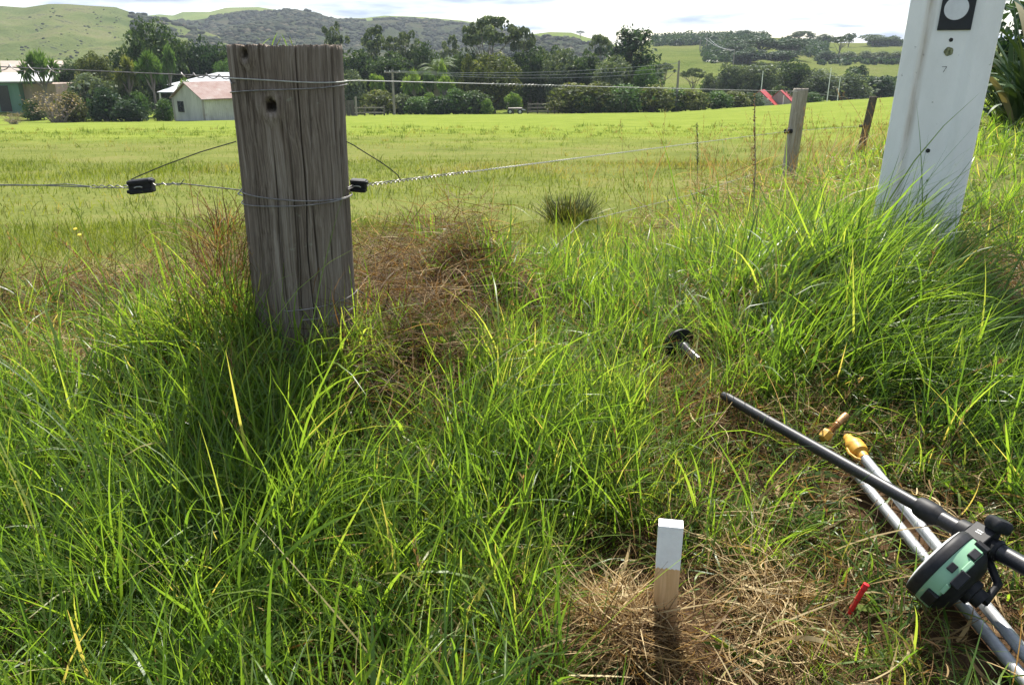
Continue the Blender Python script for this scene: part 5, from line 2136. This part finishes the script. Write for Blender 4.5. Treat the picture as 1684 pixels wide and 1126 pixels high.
# grazed paddock
parts = []
for n, y0, y1, wm, lm, ns in ((60000, 2.3, 5.5, 1.0, 1.0, 3), (80000, 5.5, 13, 1.8, 1.0, 3), (70000, 13, 34, 2.6, .8, 2)):
    x, y = G.uniform(-.85 * y1, .85 * y1, n), np.sqrt(G.uniform(y0 ** 2, y1 ** 2, n))
    k = (np.abs(x) < .80 * y + .8) & (G.random(n) < 1 - sstep(-.5, .1, roadside(x, y))) & (G.random(n) < .25 + 1.1 * fbm(x * .9, y * .9, 71))
    x, y = x[k], y[k]
    m = len(x)
    br = fbm(x * .5, y * .35, 72)
    tn = np.clip(.25 + .5 * fbm(x * 1.3, y * 1.3, 73) + G.normal(0, .13, m) + .35 * (br > .60) * (y < 30), 0, 1)
    parts.append(blades(np.stack([x, y, terrain(x, y) - .006], 1), G.uniform(0, 6.28, m), np.abs(G.normal(.45, .3, m)), np.abs(G.normal(.6, .5, m)),
                        G.lognormal(0, .4, m) * .055 * lm * (.8 + .8 * (fbm(x * .8, y * .8, 75) > .56)), G.uniform(.0022, .0042, m) * wm, ns, 0.0, None, tn))
# rank darker tufts round old dung, scattered over the paddock
x, y = G.uniform(-30, 30, 900), np.sqrt(G.uniform(4.5 ** 2, 40 ** 2, 900))
k = (np.abs(x) < .75 * y) & (roadside(x, y) < -.6)
x, y = x[k], y[k]
i = np.repeat(np.arange(len(x)), 16)
n = len(i)
sz = (.6 + .8 * G.random(len(x)))[i] * (1 + y[i] / 40)
bx, by = x[i] + G.normal(0, .05, n) * sz, y[i] + G.normal(0, .05, n) * sz
parts.append(blades(np.stack([bx, by, terrain(bx, by) - .005], 1), G.uniform(0, 6.28, n), np.abs(G.normal(.5, .3, n)), np.abs(G.normal(.5, .4, n)), .07 * sz * G.lognormal(0, .35, n),
                    .0035 * (1 + y[i] / 12), 3, 0.0, None, np.clip(np.where(G.random(len(x)) < .25, .9, .12)[i] + G.normal(0, .1, n), 0, 1)))
v, f, t = merge(parts)
stuff('paddock_grass', v, f, t, M['pasture'], 'short grazed grass of the paddock', 'grass', True)

# dry straw: (patch, count, pile height, tint mean, length)
parts = []


def straw(x, y, h, tm, ln, wd=.0022, lean=1.35, ns=6):
    n = len(x)
    z0_ = G.random(n) ** 1.4 * h
    base = np.stack([x, y, terrain(x, y) + z0_ + .004], 1)
    return blades(base, G.uniform(0, 6.28, n), np.abs(G.normal(lean, .28, n)), G.normal(.25, .6, n), ln * G.lognormal(0, .4, n), wd * G.lognormal(0, .35, n), ns,
                  G.normal(0, 1.1, n), G.normal(0, .9, n), np.clip(tm + .9 * (fbm(x * 9, y * 9, 91) - .5) + G.normal(0, .26, n), 0, 1), z0_ * .5 + .003)


def in_patch(p, n):
    a, r = G.uniform(0, 6.28, n), np.sqrt(G.uniform(0, 1.25, n))
    return p[0] + p[2] * r * np.cos(a), p[1] + p[3] * r * np.sin(a)


x, y = scatter(60000, -3.4, 3.4, .6, 4.2)
PEGA = patch(1090, 1005, 260, 115)
k = (G.random(len(x)) < sstep(-.4, .1, roadside(x, y)) * (.25 + fbm(x * 2, y * 2, 81)) * (1 - .85 * inside(PEGA, x, y))) & clear_of_things(x, y)
parts.append(straw(x[k], y[k], .075, .50, .12))
for pt, n, h, tm, ln, wd in ((patch(680, 510, 105, 55), 2700, .15, .33, .18, .0018), (patch(735, 440, 70, 38), 1900, .20, .36, .18, .0018), (patch(640, 400, 80, 45), 1200, .07, .5, .15, .0021),
                             (patch(605, 515, 45, 55), 1800, .24, .18, .18, .0021), (patch(120, 500, 190, 32), 3000, .11, .30, .17, .0021), (patch(380, 470, 80, 60), 2400, .15, .25, .18, .0021),
                             (patch(1000, 1050, 110, 65), 500, .03, .30, .09, .0018), (patch(1075, 1075, 50, 30), 500, .05, .52, .09, .0022), (patch(1010, 1040, 48, 42), 800, .07, .72, .09, .0022), (patch(1262, 1000, 45, 60), 550, .06, .82, .10, .0022), (patch(1180, 1080, 220, 55), 400, .03, .36, .09, .0018),
                             (patch(1250, 840, 190, 90), 800, .03, .40, .12, .0018), (patch(1500, 760, 200, 120), 700, .04, .42, .13, .002), (patch(1130, 680, 60, 50), 900, .05, .38, .13, .002),
                             (patch(1640, 480, 80, 70), 900, .03, .40, .12, .002), (patch(1420, 1010, 260, 100), 900, .03, .44, .11, .0018), (patch(20, 640, 80, 60), 900, .05, .62, .14, .002), (patch(1250, 700, 120, 60), 700, .04, .4, .12, .002),
                             (patch(1210, 400, 160, 50), 1400, .12, .50, .20, .0026), (patch(1300, 330, 140, 30), 1200, .16, .62, .26, .0034), (patch(870, 1075, 120, 60), 900, .03, .42, .10, .002)):
    x, y = in_patch(pt, n)
    k = clear_of_things(x, y) & (G.random(n) > .93 * np.maximum(inside(DUG[0], x, y), inside(DUG[1], x, y)))
    parts.append(straw(x[k], y[k], h, tm, ln, wd))
# wider dead leaves, flattened and curled
x, y = scatter(9000, -3.2, 3.2, .7, 4.0)
k = (G.random(len(x)) < sstep(-.4, .1, roadside(x, y)) * (1.15 - thin(x, y) * .75) * (1 - .92 * inside(PEGA, x, y))) & clear_of_things(x, y)
parts.append(straw(x[k], y[k], .045, .66, .10, .0052, 1.30, 6))
v, f, t = merge(parts)
stuff('dry_straw', v, f, t, M['straw'], 'dry brown straw and dead grass matted between the green tufts', 'straw', True)

# dead stalks with seed heads along the fence and a few in front
vs = []
pts = []
for _ in range(230):
    s, tq = G.normal(.05, .55), G.uniform(4.5, 17)
    pts.append((SX + FD[0] * tq + FD[1] * s, SY + FD[1] * tq - FD[0] * s, G.uniform(.35, .85), 1.0 + tq / 9))
for _ in range(26):
    pts.append((G.uniform(-1.2, 1.4), G.uniform(1.1, 2.6), G.uniform(.25, .42), .8))
for _ in range(40):
    pts.append((G.uniform(-2.4, -.75), G.uniform(2.2, 2.9), G.uniform(.25, .45), .9))
pts = np.array(pts)
n = len(pts)
base = np.stack([pts[:, 0], pts[:, 1], terrain(pts[:, 0], pts[:, 1])], 1)
az, lean, bend = G.uniform(0, 6.28, n), np.abs(G.normal(.22, .2, n)), np.abs(G.normal(.35, .35, n))
a = blades(base, az, lean, bend, pts[:, 2], .0024 * pts[:, 3], 8, 0.0, G.normal(0, 1, n), G.uniform(.45, 1, n))
tips = a[0].reshape(n, 9, 2, 3).mean(2)
hb, ha, hl, hbend, ht = [], [], [], [], []
for i in range(n):
    p0, p1 = tips[i, 6], tips[i, 8]
    for _ in range(16):
        w = G.random()
        hb.append(p0 + (p1 - p0) * w)
        ha.append(G.uniform(0, 6.28))
        hl.append(.022 * G.uniform(.6, 1.2) * pts[i, 3] ** .5)
        ht.append(np.clip(G.normal(.62, .2), 0, 1))
nb = len(hb)
b = blades(np.array(hb), np.array(ha), np.full(nb, .45), np.full(nb, .2), np.array(hl), np.full(nb, .0032), 2, 0.0, None, np.array(ht))
q = 26                                     # bold pale stalks arching round the second post
bx, by = G.normal(2.95, .55, q), G.normal(8.4, .7, q)
c_ = blades(np.stack([bx, by, terrain(bx, by)], 1), G.normal(.3, 1.0, q), np.abs(G.normal(.35, .2, q)), np.abs(G.normal(.9, .4, q)), G.uniform(.6, 1.05, q), np.full(q, .0085), 10, G.normal(0, .4, q), G.normal(0, 1, q), G.uniform(.7, 1, q))
v, f, t = merge([a, b, c_])
stuff('seeding_grass_stalks', v, f, t, M['straw'], 'pale dead grass stalks with seed heads along the fence', 'grass stalks', True)


# ------------------------------------------------------------------ single plants
def bunch(name, label, cat, cx, cy, n, spread, length, width, mat, lean_, bend_, nseg=6, tm=.5, ts=.25, rise=0.0, group=None, curl=0.0):
    a = G.uniform(0, 6.28, n)
    r = spread * np.sqrt(G.random(n))
    x, y = cx + r * np.cos(a), cy + r * np.sin(a)
    base = np.stack([x, y, terrain(x, y) - .01 + rise * G.random(n)], 1)
    ln = length * G.uniform(.5, 1.1, n)
    if name == 'flax_bush':
        ln = np.where(np.cos(a) < -.2, ln * .4, ln)
    v, f, t = blades(base, a + G.normal(0, .5, n), np.abs(G.normal(lean_, lean_ * .6, n)), np.abs(G.normal(bend_, bend_ * .6 + .05, n)), ln, width * G.uniform(.7, 1.3, n), nseg, G.normal(0, 1, n) * curl, G.normal(0, .5, n),
                     np.clip(G.normal(tm, ts, n), 0, 1))
    z0_ = float(terrain(cx, cy))
    v = v - np.array([cx, cy, z0_])
    me = np_mesh(name, v, f, M[mat], t, True)
    o = link(bpy.data.objects.new(name, me))
    o.location = (cx, cy, z0_)
    return tag(o, label, cat, group)


c = ground_at(935, 364)
bunch('rush_clump', 'dark rush tussock standing alone in the paddock grass', 'rush', c.x, c.y, 420, .15, .25, .006, 'rush', .45, .3)
c = ground_at(705, 420)
bunch('grass_tuft', 'tall upright bluish green grass tuft behind the dry straw mound', 'grass tuft', c.x, c.y, 60, .07, .30, .007, 'grass', .18, .2, tm=.3)
c = ground_at(1490, 425)
bunch('grass_tuft', 'dark shaded grass tuft at the foot of the white concrete pole', 'grass tuft', c.x, c.y - .02, 130, .12, .24, .005, 'grass', .3, .5, tm=.15)  # low tint paints the pole's shade into these blades
# flax at the right edge
for px, Y, nn, L, lab in ((1712, 7.4, 90, 2.2, 'large dark flax bush with long strap leaves right of the white pole'), (1790, 9.0, 80, 2.5, 'taller flax bush behind the large one at the edge of the verge')):
    c = gpt(px, Y)
    bunch('flax_bush', lab, 'flax', c.x, c.y, nn * 2, .38, L, .058, 'flax', .42, .85, 12, .50, .26, .1)
plant('shrub', 'deep', 3, 1745, -60, 190, 10.5, 'added dark bush standing in for the shade between the flax leaves')  # added shrub, its dark leaves imitate shade deep among the flax
bunch('dry_weed', 'brown dead weed tangle clinging to the left side of the strainer post', 'weed', SX - .21, SY - .02, 520, .085, .22, .0022, 'straw', .45, 1.3, 9, .34, .26, .34, None, 1.6)
bunch('green_weed', 'thin green weed stems climbing the left side of the strainer post', 'weed', SX - .23, SY - .04, 90, .11, .42, .0035, 'grass', .2, .3, 7, .35, .2)
c = ground_at(1090, 665)
bunch('dry_tuft', 'small brown dead grass tuft left of the tip of the survey pole', 'grass tuft', c.x, c.y, 160, .06, .10, .0026, 'straw', .6, .9, 5, .3)
for px, py, lab in ((1237, 395, 'tall brown dock stalk left of the pale fence post'), (1147, 300, 'dark spiky thistle stalk standing against the paddock')):
    c = ground_at(px, py)
    top = at_y(px + (4 if px > 1200 else -1), 155 if px > 1200 else 203, c.y)
    e = empty('weed_stalk', c, lab, 'weed')
    d = MB()
    d.tube([c - Vector((0, 0, .03)), c.lerp(top, .5) + Vector((.01, 0, 0)), top], [.0045, .0035, .002], 7)
    d.build('stem', M['bark_pale'], e, smooth=True)
    n = 150
    tz = G.uniform(.28, 1, n)
    bs = np.array([list(c.lerp(top, q)) for q in tz]) - np.array(c)
    L = (.06 if px < 1200 else .028) * (1.1 - tz * .7)
    v, f, t = blades(bs, G.uniform(0, 6.28, n), np.full(n, .7) + G.normal(0, .25, n), np.full(n, .4), L, np.full(n, .006), 3, 0.0, None, G.uniform(.2, .8, n))
    me = np_mesh('leaves', v, f, M['straw' if px > 1200 else 'rush'], t, True)
    link(bpy.data.objects.new('leaves', me), e)
M['petal'] = pmat('yellow_petal', (.72, .50, .02), (.80, .60, .04), 60, .6)
for px, py, lab in ((1672, 408, 'yellow dandelion flower at the right edge near the white pole'), (127, 387, 'yellow dandelion flower in the paddock left of the post, the upper of two'), (134, 397, 'yellow dandelion flower in the paddock left of the post, the lower of two')):
    c = ground_at(px, py + 6)
    e = empty('dandelion', c, lab, 'flower')
    d = MB()
    hd = c + Vector((0, 0, .06))
    d.tube([c, hd], .0015, 5)
    d.build('stem', M['bark'], e)
    d = MB()
    d.lathe(hd, (.1, -.5, 1), [(0, .003), (.003, .012), (.007, .010), (.008, .002)], 14, 7, .12)
    d.build('flower_head', M['petal'], e)
# twigs and grass growing on top of the strainer
c = Vector((SX, SY, ztop - .01))
n = 14
base = np.stack([SX + G.uniform(-.08, .06, n), SY + G.uniform(-.1, 0, n), np.full(n, ztop - .01)], 1)
v, f, t = blades(base, G.uniform(0, 6.28, n), np.abs(G.normal(.5, .3, n)), np.abs(G.normal(.5, .3, n)), G.uniform(.02, .05, n), np.full(n, .003), 4, 0.0, None, G.uniform(.4, .9, n))
me = np_mesh('post_top_seedling', v - np.array(c), f, M['grass'], t, True)
o = link(bpy.data.objects.new('post_top_seedling', me))
o.location = c
tag(o, 'tiny green seedlings sprouting from the top of the strainer post', 'seedling')

# ------------------------------------------------------------------ air
hm, hnt, hout = new_mat('air_haze')
hv = hnt.nodes.new('ShaderNodeVolumePrincipled')
hv.inputs['Color'].default_value = (.80, .88, 1.0, 1)
hv.inputs['Density'].default_value = .00022
hnt.links.new(hv.outputs[0], hout.inputs['Volume'])
d = MB()
d.box((0, 480, 46), (2600, 2300, 108))
hz_ = d.build('haze', hm, None, (0, 480, 50))
tag(hz_, 'thin pale air haze over the valley', 'haze', kind='stuff')
